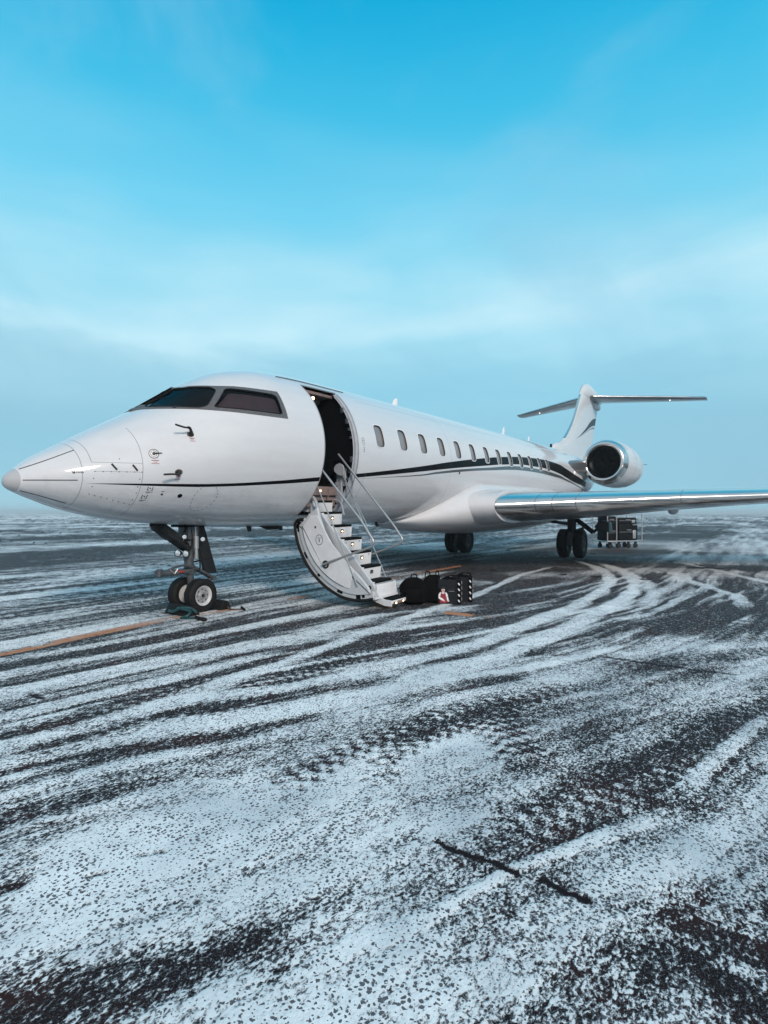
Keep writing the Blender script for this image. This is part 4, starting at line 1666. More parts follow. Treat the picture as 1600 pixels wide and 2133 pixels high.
def build_nose_gear():
    X = 2.38
    z0 = gz(NX) + 0.238
    bm = BM()
    tube(bm, [(X + 0.0, 0, 1.30), (X, 0, 0.60)], 0.068, 18)
    tube(bm, [(X, 0, 0.62), (X + 0.01, 0, 0.50)], 0.075, 18)
    tube(bm, [(X + 0.01, 0, 0.52), (NX, 0, z0)], 0.050, 16)
    tube(bm, [(X, 0, 0.80), (X, 0, 0.72)], 0.078, 18)
    tube(bm, [(NX, -0.14, z0), (NX, 0.14, z0)], 0.045, 12)
    box(bm, (X, 0, 1.12), (0.20, 0.24, 0.26), bev=0.03)
    for yy in (-0.13, 0.13):
        tube(bm, [(X + 0.05, yy, 1.2), (X + 0.03, yy * 0.8, 0.78)], 0.022, 8)
    gear = mesh_obj('nose_gear', bm, 'gear_grey', jet)
    bm = BM()
    tube(bm, [(1.88, -0.10, 1.19), (2.34, -0.05, 0.86)], 0.045, 10)
    tube(bm, [(1.88, 0.10, 1.19), (2.34, 0.05, 0.86)], 0.045, 10)
    tube(bm, [(1.80, 0, 1.24), (2.0, 0, 1.12), (2.36, 0, 0.85)], [0.055, 0.06, 0.04], 12)
    box(bm, (2.05, 0, 1.08), (0.16, 0.24, 0.12), Matrix.Rotation(R(35), 3, 'Y'), bev=0.02)
    box(bm, (1.95, 0, 1.17), (0.16, 0.20, 0.10), Matrix.Rotation(R(35), 3, 'Y'), bev=0.02)
    mesh_obj('drag_brace', bm, 'gear_dark', gear)
    bm = BM()
    tube(bm, smooth_path([(2.28, -0.10, 1.18), (2.20, -0.12, 1.08), (2.24, -0.12, 0.98), (2.30, -0.10, 0.93)], 6), 0.012, 6)
    tube(bm, smooth_path([(2.46, -0.10, 1.18), (2.45, -0.12, 0.95), (2.48, -0.10, 0.75), (2.50, -0.09, 0.58), (2.45, -0.07, 0.52)], 6), 0.011, 6)
    tube(bm, smooth_path([(2.43, 0.10, 1.18), (2.43, 0.10, 0.85), (2.44, 0.10, 0.60)], 6), 0.011, 6)
    tube(bm, smooth_path([(2.33, -0.11, 1.2), (2.35, -0.12, 0.98), (2.33, -0.10, 0.85)], 6), 0.009, 6)
    split_objs('hydraulic_line', bm, 'black_rubber', gear)
    bm = BM()
    tube(bm, [(2.42, -0.11, 1.22), (2.42, -0.11, 0.72)], 0.028, 10)
    tube(bm, [(2.42, -0.11, 1.04), (2.42, -0.11, 0.86)], 0.038, 10)
    mesh_obj('steering_actuator', bm, 'brushed_metal', gear)
    for y in (-0.09, 0.09):
        bm = BM()
        c = Vector((2.245, y - 0.02, 0.80))
        ax = Vector((-1, -0.25, 0.0)).normalized()
        lathe(bm, [(-0.06, 0), (-0.05, 0.035), (0.0, 0.052), (0.012, 0.052)], c, ax, 18)
        l = mesh_obj('landing_light', bm, 'gear_dark', gear)
        bm = BM()
        lathe(bm, [(0.006, 0.046), (0.014, 0.035), (0.018, 0)], c, ax, 18)
        mesh_obj('light_lens', bm, 'lens', gear)
    bm = BM()
    lathe(bm, [(0, 0), (0, 0.03), (0.012, 0.03), (0.014, 0)], (2.52, -0.13, 0.99), (-0.5, -1, 0), 14)
    lathe(bm, [(0, 0), (0, 0.028), (0.012, 0.028), (0.014, 0)], (2.20, -0.14, 1.04), (-0.5, -1, 0), 14)
    mesh_obj('light_lens', bm, 'lens', gear)
    # tow fitting ahead of the strut
    bm = BM()
    box(bm, (2.24, 0, 0.545), (0.30, 0.16, 0.07), bev=0.02)
    box(bm, (2.06, 0, 0.56), (0.20, 0.20, 0.055), bev=0.02)
    tube(bm, [(2.12, -0.10, 0.545), (1.88, -0.07, 0.56)], 0.034, 8)
    tube(bm, [(2.12, 0.10, 0.545), (1.90, 0.07, 0.56)], 0.034, 8)
    lathe(bm, [(-0.05, 0), (-0.05, 0.04), (0.05, 0.04), (0.05, 0)], (1.90, 0, 0.56), (0, 0, 1), 14)
    tube(bm, smooth_path([(2.36, -0.10, 0.60), (2.2, -0.12, 0.64), (2.08, -0.11, 0.63), (1.98, -0.10, 0.60)], 5), 0.018, 6)
    mesh_obj('tow_fitting', bm, 'gear_grey', gear)
    bm = BM()
    box(bm, (2.17, -0.105, 0.555), (0.09, 0.02, 0.028), bev=0.004)
    box(bm, (2.10, -0.112, 0.585), (0.05, 0.02, 0.02), bev=0.004)
    mesh_obj('release_handle', bm, 'red_print', gear)
    bm = BM()
    tube(bm, [(1.98, -0.12, 0.60), (2.05, -0.12, 0.54), (2.10, -0.12, 0.60)], 0.012, 6)
    mesh_obj('clevis', bm, 'brushed_metal', gear)
    # torque link behind
    bm = BM()
    tube(bm, [(2.46, 0, 0.58), (2.78, 0, 0.40)], 0.032, 8)
    box(bm, (2.62, 0, 0.49), (0.28, 0.10, 0.04), Matrix.Rotation(R(30), 3, 'Y'), bev=0.01)
    tube(bm, [(2.78, 0, 0.40), (2.50, 0, 0.25)], 0.028, 8)
    lathe(bm, [(-0.06, 0), (-0.06, 0.035), (0.06, 0.035), (0.06, 0)], (2.78, 0, 0.395), (0, 1, 0), 12)
    mesh_obj('torque_link', bm, 'gear_grey', gear)
    # hanging gear door aft of the strut
    bm = BM()
    prism(bm, [(2.50, 0.02, 1.22), (2.66, 0.02, 1.22), (2.90, 0.02, 0.455), (2.67, 0.02, 0.475)], (0.02, 0.07, 0), 0, 0.006)
    mesh_obj('gear_door', bm, 'gear_dark', gear)
    bm = BM()
    tube(bm, [(2.45, 0, 0.66), (2.74, 0.01, 0.69)], 0.013, 6)
    mesh_obj('door_link', bm, 'gear_dark', gear)
    # wheel well
    bm = BM()
    box(bm, (2.40, 0, 1.21), (0.42, 0.30, 0.07), bev=0.01)
    mesh_obj('wheel_well', bm, 'dark_void', gear)


build_nose_gear()


def build_main_gear(side):
    X, Yc = 15.6, 1.90 if side < 0 else 2.10
    rz = 0.458
    z0 = gz(X) + rz - 0.006
    for k in (-0.25, 0.25):
        wheel('main_wheel', (X, side * Yc + k, z0), rz, 0.30, 0.215, -1 if (k < 0) else 1, jet, 'rim_main')
    bm = BM()
    tube(bm, [(X - 0.02, side * Yc, 1.15), (X - 0.02, side * Yc, 0.45)], [0.15, 0.125], 18)
    tube(bm, [(X - 0.02, side * Yc, 0.55), (X, side * Yc, z0)], 0.085, 14)
    tube(bm, [(X, side * Yc - 0.25, z0), (X, side * Yc + 0.25, z0)], 0.07, 12)
    box(bm, (X - 0.10, side * Yc, 0.42), (0.16, 0.24, 0.16), bev=0.03)
    g = mesh_obj('main_gear', bm, 'gear_dark', jet)
    bm = BM()
    prism(bm, [(X - 0.26, side * Yc - 0.15, 0.10), (X - 0.26, side * Yc + 0.15, 0.10), (X - 0.22, side * Yc + 0.13, 0.36), (X - 0.20, side * Yc + 0.06, 0.52), (X - 0.20, side * Yc - 0.06, 0.52), (X - 0.22, side * Yc - 0.13, 0.36)], (0.08, 0, 0), 0, 0.015)
    mesh_obj('axle_fork', bm, 'gear_grey', g)
    bm = BM()
    tube(bm, [(X - 0.05, side * (Yc - 0.1), 0.80), (X - 0.6, side * (Yc - 1.2), 0.98)], 0.05, 8)
    tube(bm, [(X + 0.1, side * (Yc + 0.0), 0.55), (X + 0.5, side * (Yc + 0.25), 0.65)], 0.04, 8)
    mesh_obj('side_brace', bm, 'gear_dark', g)
    # outer door carried on a stay from the wing
    bm = BM()
    tube(bm, [(15.6, side * 2.03, 0.95), (15.6, side * 2.56, 0.53)], 0.075, 8)
    tube(bm, [(15.6, side * 2.56, 0.53), (15.6, side * 2.70, 0.66)], 0.05, 8)
    mesh_obj('door_stay', bm, 'gear_dark', g)
    bm = BM()
    prism(bm, [(15.45, side * 2.60, 0.70), (15.45, side * 2.78, 0.92), (15.45, side * 3.04, 0.84), (15.45, side * 3.07, 0.54), (15.45, side * 2.86, 0.60)], (0.5, 0, 0), 0, 0.02)
    mesh_obj('gear_door', bm, 'gear_grey', g)


build_main_gear(-1)
build_main_gear(1)


# ------------------------------------------------------------------ chocks and hoses at the nose wheel
def chock(name, label, loc, rz, w=0.42):
    t = thing(name, label, 'wheel chock', loc, (0, 0, rz), 'wheel chocks at the nose wheels')
    bm = BM()
    prism(bm, [(-0.11, -w / 2, 0), (0.11, -w / 2, 0), (0.05, -w / 2, 0.13), (-0.03, -w / 2, 0.14)], (0, w, 0), 0, 0.012)
    mesh_obj('block', bm, 'black_rubber', t)
    return t


def rope(parent, pts, r, m):
    bm = BM()
    tube(bm, smooth_path(pts, 8), r, 8)
    return mesh_obj('rope', bm, m, parent)


c1 = chock('wheel_chock', 'black rubber chock behind the near nose wheel, with a brown rope tail', (2.74, -0.10, 0), 0, 0.50)
rope(c1, [(0.06, -0.22, 0.05), (0.02, -0.30, 0.02), (0.04, -0.40, 0.014), (0.09, -0.47, 0.014)], 0.012, 'brown_rope')
bm = BM()
box(bm, (0.10, -0.50, 0.03), (0.03, 0.09, 0.035), Matrix.Rotation(R(25), 3, 'X'), bev=0.008)
mesh_obj('rope_end', bm, 'black_rubber', c1)
c2 = chock('wheel_chock', 'black rubber chock ahead of the nose wheels, with a looped teal rope', (2.16, -0.12, 0), 0, 0.52)
rope(c2, [(-0.08, -0.02, 0.10), (-0.13, -0.20, 0.11), (-0.12, -0.33, 0.09), (-0.20, -0.38, 0.05), (-0.24, -0.30, 0.016), (-0.20, -0.36, 0.016), (-0.13, -0.48, 0.016), (-0.12, -0.56, 0.016)], 0.019, 'teal_hose')
rope(c2, [(-0.10, 0.15, 0.05), (-0.14, 0.0, 0.06), (-0.12, -0.15, 0.12), (-0.05, -0.26, 0.11), (-0.02, -0.34, 0.06)], 0.021, 'teal_hose')
bm = BM()
tube(bm, [(-0.13, -0.46, 0.026), (-0.17, -0.66, 0.026)], 0.024, 8)
tube(bm, [(-0.165, -0.64, 0.026), (-0.18, -0.71, 0.028)], 0.030, 8)
mesh_obj('rope_end', bm, 'black_rubber', c2)


# ------------------------------------------------------------------ bags by the airstair
def soft_bag(name, label, cat, loc, rz, w, d, h, matn, group=None, taper=0.85, lump=0.012, seed=1):
    t = thing(name, label, cat, loc, (0, 0, rz), group)
    bm = BM()
    rs = np.random.default_rng(seed)
    rings = []
    nz, nt_ = 12, 36
    ph = rs.uniform(0, 6.28, 6)
    for i in range(nz + 1):
        q = i / nz
        z = h * q
        k = min(1.0, (math.sin(math.pi * min(0.5, q * 2.4 + 0.14)))) if q < 0.5 else 1.0
        if q >= 0.5:
            e = (q - 0.5) / 0.5
            k = 1 - (1 - taper) * e ** 2
            if q > 0.8:
                k *= math.sqrt(max(0.0, 1 - ((q - 0.8) / 0.2) ** 2 * 0.72))
        ring = []
        for j in range(nt_):
            a = 2 * math.pi * j / nt_
            ca, sa = math.cos(a), math.sin(a)
            e_ = 0.42
            x = math.copysign(abs(ca) ** e_, ca) * w / 2 * k
            y = math.copysign(abs(sa) ** e_, sa) * d / 2 * k
            l = 1 + lump / w * 3 * (math.sin(3 * a + ph[0] + q * 4) + 0.7 * math.sin(7 * a + ph[1] - q * 6) + 0.6 * math.sin(5 * a + q * 9 + ph[2]))
            ring.append((x * l, y * l, z))
        rings.append(ring)
    loft(bm, rings)
    mesh_obj('body', bm, matn, t, 70)
    return t


def handle(t, x0, x1, z, hgt, r=0.009, y=0.0, m='bag_black'):
    bm = BM()
    tube(bm, smooth_path([(x0, y, z - 0.02), (x0 + (x1 - x0) * 0.12, y, z + hgt * 0.75), ((x0 + x1) / 2, y, z + hgt), (x1 - (x1 - x0) * 0.12, y, z + hgt * 0.75), (x1, y, z - 0.02)], 6), r, 7)
    return mesh_obj('handle', bm, m, t)


def strap(t, pts, r=0.012, m='bag_black', name='strap'):
    bm = BM()
    tube(bm, smooth_path(pts, 6), r, 6)
    return mesh_obj(name, bm, m, t)


FACE = math.atan2(-0.86, 0.51)        # bags' width direction on the ground, square to the camera
b1 = soft_bag('backpack', 'round black backpack with a small top loop, nearest the airstair', 'backpack', (4.72, -2.36, 0), FACE, 0.40, 0.24, 0.415, 'bag_black', 'luggage standing by the airstair', 0.62, 0.010, 2)
handle(b1, -0.045, 0.055, 0.40, 0.065)
bm = BM()
box(bm, (0, -0.13, 0.14), (0.29, 0.06, 0.20), bev=0.03)
mesh_obj('front_pocket', bm, 'bag_black', b1)
strap(b1, [(0.15, 0.08, 0.35), (0.21, 0.10, 0.22), (0.17, 0.08, 0.06)])
strap(b1, [(-0.15, 0.08, 0.35), (-0.21, 0.08, 0.22), (-0.18, 0.06, 0.06)])
b2 = soft_bag('backpack', 'tall black backpack with two upright handles, between round backpack and printed bag', 'backpack', (5.02, -2.545, 0), FACE, 0.36, 0.22, 0.44, 'bag_black', 'luggage standing by the airstair', 0.68, 0.012, 4)
handle(b2, -0.13, -0.05, 0.42, 0.07, y=0.03)
handle(b2, 0.035, 0.085, 0.43, 0.075, y=-0.02)
bm = BM()
box(bm, (0.0, -0.12, 0.15), (0.24, 0.05, 0.2), bev=0.025)
mesh_obj('front_pocket', bm, 'bag_black', b2)
bm = BM()
box(bm, (0.125, -0.085, 0.375), (0.008, 0.006, 0.06), Matrix.Rotation(R(-25), 3, 'Y'))
mesh_obj('zip_pull', bm, 'print_white', b2)
strap(b2, [(0.10, 0.08, 0.38), (0.19, 0.08, 0.30), (0.17, 0.07, 0.08)])


def tote(label, loc, rz, w, d, h, printed):
    t = thing('tote_bag', label, 'tote bag', loc, (0, 0, rz), 'luggage standing by the airstair')
    bm = BM()
    rs = np.random.default_rng(9 if printed else 3)
    rings = []
    for i in range(9):
        q = i / 8
        k = 1.0 + 0.02 * math.sin(q * 5)
        kd = 1.0 - 0.28 * q ** 2
        ring = []
        for a, b in round_poly([(-w / 2 * k, -d / 2 * kd), (w / 2 * k, -d / 2 * kd), (w / 2 * k, d / 2 * kd), (-w / 2 * k, d / 2 * kd)], 0.02, 3):
            ring.append((a, b, h * q * (1 - 0.02 * math.cos(a * 9))))
        rings.append(ring)
    loft(bm, rings)
    mesh_obj('body', bm, 'bag_charcoal', t, 40)
    bm = BM()
    box(bm, (0, 0, h - 0.005), (w * 0.99, 0.05, 0.035), bev=0.012)
    box(bm, (0.02, -0.02, h + 0.012), (w * 0.55, 0.10, 0.025), Matrix.Rotation(R(6), 3, 'Y'), bev=0.01)
    mesh_obj('flap', bm, 'bag_black', t)
    strap(t, [(-w * 0.32, -0.03, h), (-w * 0.1, -0.06, h + 0.035), (w * 0.2, -0.05, h + 0.02), (w * 0.34, -0.03, h)], 0.010, name='handle')
    strap(t, [(-w * 0.3, 0.05, h), (0, 0.07, h + 0.04), (w * 0.36, 0.05, h + 0.045), (w * 0.4, 0.03, h)], 0.010, name='handle')
    # light diamonds on the side gusset
    bm = BM()
    xe = w / 2 - 0.006
    for z in np.linspace(0.035, h - 0.09, 4):
        prism(bm, [(xe - 0.045, -d / 2 - 0.012, z + 0.035), (xe - 0.030, -d / 2 - 0.012, z + 0.045), (xe - 0.008, -d / 2 - 0.012, z + 0.012), (xe - 0.022, -d / 2 - 0.012, z)], (0, 0.003, 0))
    for z in np.linspace(0.06, h - 0.07, 4):
        prism(bm, [(w / 2 + 0.009, -d / 2 + 0.025, z), (w / 2 + 0.009, -d / 2 + 0.055, z + 0.01), (w / 2 + 0.009, -d / 2 + 0.065, z + 0.045), (w / 2 + 0.009, -d / 2 + 0.03, z + 0.04)], (0.003, 0, 0))
    pb = BM()
    box(pb, (xe - 0.026, -d / 2 - 0.006, h / 2), (0.055, 0.008, h * 0.97), bev=0.002)
    mesh_obj('edge_band', pb, 'bag_black', t)
    split_objs('diamond_print', bm, 'print_white', t)
    if printed:
        y = -d / 2 - 0.006

        def flat(poly, m, dy=0.0, name='figure_print'):
            bm = BM()
            prism(bm, [(a, y - dy, b) for a, b in poly], (0, 0.004, 0))
            mesh_obj(name, bm, m, t)

        def ell(cx, cz, a, b, n=14):
            return [(cx + a * math.cos(q), cz + b * math.sin(q)) for q in np.linspace(0, 2 * math.pi, n + 1)[:-1]]
        ox = -0.095
        flat([(ox - 0.055, 0.02), (ox + 0.055, 0.02), (ox + 0.05, 0.10), (ox + 0.035, 0.165), (ox - 0.035, 0.165), (ox - 0.05, 0.10)], 'print_red', 0.002)
        flat([(ox - 0.05, 0.185), (ox + 0.05, 0.185), (ox + 0.075, 0.14), (ox + 0.055, 0.10), (ox + 0.035, 0.15), (ox - 0.035, 0.15), (ox - 0.055, 0.10), (ox - 0.075, 0.14)], 'print_white')
        flat([(ox - 0.075, 0.12), (ox - 0.055, 0.12), (ox + 0.0, 0.085), (ox + 0.02, 0.06), (ox - 0.01, 0.055), (ox - 0.07, 0.09)], 'print_white', 0.004)
        flat([(ox + 0.055, 0.12), (ox + 0.075, 0.12), (ox + 0.085, 0.07), (ox + 0.065, 0.055), (ox + 0.055, 0.08)], 'print_white', 0.004)
        flat([(ox - 0.032, 0.19), (ox - 0.022, 0.19), (ox - 0.022, 0.16), (ox - 0.032, 0.16)], 'print_red', 0.006)
        flat([(ox + 0.022, 0.19), (ox + 0.032, 0.19), (ox + 0.032, 0.16), (ox + 0.022, 0.16)], 'print_red', 0.006)
        flat(ell(ox, 0.222, 0.026, 0.038), 'print_skin', 0.002)
        flat(ell(ox, 0.21, 0.012, 0.007, 8), 'black_print', 0.005)
        flat([(ox - 0.026, 0.236), (ox + 0.026, 0.236), (ox + 0.024, 0.258), (ox, 0.268), (ox - 0.024, 0.258)], 'black_print', 0.005)
        flat(ell(ox + 0.012, 0.058, 0.018, 0.012, 8), 'print_skin', 0.008)
        flat(ell(ox + 0.078, 0.055, 0.018, 0.014, 8), 'print_skin', 0.008)
        bm = BM()
        for k, (a, b) in enumerate(((-0.01, 0.016), (0.016, 0.012), (0.038, 0.014), (0.062, 0.02))):
            box(bm, (0.0 + a, y, 0.235), (b, 0.004, 0.013))
        split_objs('word_print', bm, 'black_print', t)
        bm = BM()
        box(bm, (0.035, y, 0.205), (0.085, 0.004, 0.005))
        mesh_obj('rule_print', bm, 'grey_panel', t)
    return t


tote('charcoal tote bag printed with a figure in red overalls, diamonds down its side', (5.08, -2.80, 0), math.atan2(-0.91, 0.41), 0.36, 0.17, 0.385, True)
tote('dark plain bag with diamond-edged gusset, standing behind the printed tote bag', (5.40, -2.86, 0), math.atan2(-0.91, 0.41), 0.33, 0.16, 0.40, False)


# ------------------------------------------------------------------ luggage cart
def build_cart():
    ang = math.atan2(-0.60, 0.80)
    C0 = Vector((21.75, -2.10, 0))
    L_, D_ = 1.75, 0.85
    t = thing('luggage_cart', 'pale tubular luggage cart with small castors, loaded with dark cases beyond the port wing', 'luggage cart', C0, (0, 0, ang))
    bm = BM()
    box(bm, (0, 0, 0.29), (L_, D_, 0.05), bev=0.01)
    mesh_obj('deck', bm, 'cart_rail', t)
    for x, y in ((-L_ / 2, -D_ / 2), (L_ / 2, -D_ / 2), (-L_ / 2, D_ / 2), (L_ / 2, D_ / 2), (-0.42, -D_ / 2)):
        bm = BM()
        tube(bm, [(x, y, 0.2), (x, y, 1.62 if y > 0 else 1.42)], 0.022, 8)
        mesh_obj('post', bm, 'cart_rail', t)
    for y, z in ((-D_ / 2, 1.36), (D_ / 2, 1.55), (-D_ / 2, 0.95)):
        bm = BM()
        tube(bm, [(-L_ / 2 if z > 1 else 0.4, y, z), (L_ / 2, y, z)], 0.018, 8)
        mesh_obj('rail', bm, 'cart_rail', t)
    for x in (-0.62, -0.2, 0.3, 0.66):
        for y in (-0.3, 0.3):
            bm = BM()
            lathe(bm, [(-0.035, 0), (-0.035, 0.09), (-0.025, 0.10), (0.025, 0.10), (0.035, 0.09), (0.035, 0)], (x, y, 0.10), (0, 1, 0), 16)
            box(bm, (x, y, 0.22), (0.06, 0.10, 0.10), bev=0.01)
            mesh_obj('castor', bm, 'gear_dark', t)
    Rm = Matrix.Rotation(ang, 4, 'Z')
    specs = [('upright black case at the left end of the luggage cart', -0.55, -0.05, 0.50, 0.66, 0.62, 'suitcase_a', 0),
             ('large black trunk filling the right part of the luggage cart', 0.25, 0.0, 0.98, 0.72, 0.68, 'suitcase_a', 0),
             ('charcoal case lying on top of the black trunk on the cart', 0.22, -0.02, 0.95, 0.66, 0.24, 'suitcase_b', 0.685),
             ('small charcoal case stacked on the upright case on the cart', -0.56, -0.02, 0.46, 0.58, 0.36, 'suitcase_b', 0.625)]
    for lab, x, y, w, d, h, mm, z in specs:
        p = Rm @ Vector((x, y, 0.32 + z)) + C0
        s = thing('suitcase', lab, 'suitcase', p, (0, 0, ang + 0.03 * x), 'cases on the luggage cart')
        bm = BM()
        box(bm, (0, 0, h / 2), (w, d, h), bev=0.05, seg=3)
        mesh_obj('shell', bm, mm, s)
        bm = BM()
        tube(bm, smooth_path([(-0.10, -d / 2, h * 0.62), (-0.09, -d / 2 - 0.035, h * 0.62), (0.09, -d / 2 - 0.035, h * 0.62), (0.10, -d / 2, h * 0.62)], 4), 0.014, 6)
        mesh_obj('handle', bm, 'cart_rail', s)
        bm = BM()
        tube(bm, [(-w / 2 + 0.03, -d / 2 - 0.001, h * 0.5), (w / 2 - 0.03, -d / 2 - 0.001, h * 0.5)], 0.008, 5)
        if w > 0.8:
            box(bm, (w * 0.30, -d / 2 - 0.004, h * 0.35), (0.16, 0.01, h * 0.5), bev=0.004)
        mesh_obj('trim', bm, 'brushed_metal', s)


build_cart()

# ------------------------------------------------------------------ ground
def vnoise(x, y, seed):
    xi = np.floor(x).astype(np.int64)
    yi = np.floor(y).astype(np.int64)
    fx, fy = x - xi, y - yi
    fx = fx * fx * fx * (fx * (fx * 6 - 15) + 10)
    fy = fy * fy * fy * (fy * (fy * 6 - 15) + 10)

    def h(a, b):
        n = (a * 374761393 + b * 668265263 + seed * 974634777) & 0xFFFFFFFF
        n = ((n ^ (n >> 13)) * 1274126177) & 0xFFFFFFFF
        n = (n ^ (n >> 16)) & 0xFFFFFFFF
        return n / 4294967295.0
    a, b, c, d = h(xi, yi), h(xi + 1, yi), h(xi, yi + 1), h(xi + 1, yi + 1)
    return a + (b - a) * fx + (c - a) * fy + (a - b - c + d) * fx * fy


def fbm(x, y, seed, o=4, g=0.5):
    s = np.zeros_like(x)
    a, t = 1.0, 0.0
    for k in range(o):
        s += a * vnoise(x * 2 ** k + 17.3 * k, y * 2 ** k - 9.1 * k, seed + k)
        t += a
        a *= g
    return s / t


def seg_dist(x, y, pts):
    """distance to a polyline, and arc length along it"""
    best = np.full(x.shape, 1e9)
    arc = np.zeros(x.shape)
    L0 = 0.0
    for (x1, y1), (x2, y2) in zip(pts[:-1], pts[1:]):
        dx, dy = x2 - x1, y2 - y1
        l2 = dx * dx + dy * dy
        t = np.clip(((x - x1) * dx + (y - y1) * dy) / l2, 0, 1)
        d = np.hypot(x - x1 - t * dx, y - y1 - t * dy)
        m = d < best
        arc = np.where(m, L0 + t * math.sqrt(l2), arc)
        best = np.where(m, d, best)
        L0 += math.sqrt(l2)
    return best, arc


def sm(v, a, b):
    t = np.clip((v - a) / (b - a), 0, 1)
    return t * t * (3 - 2 * t)


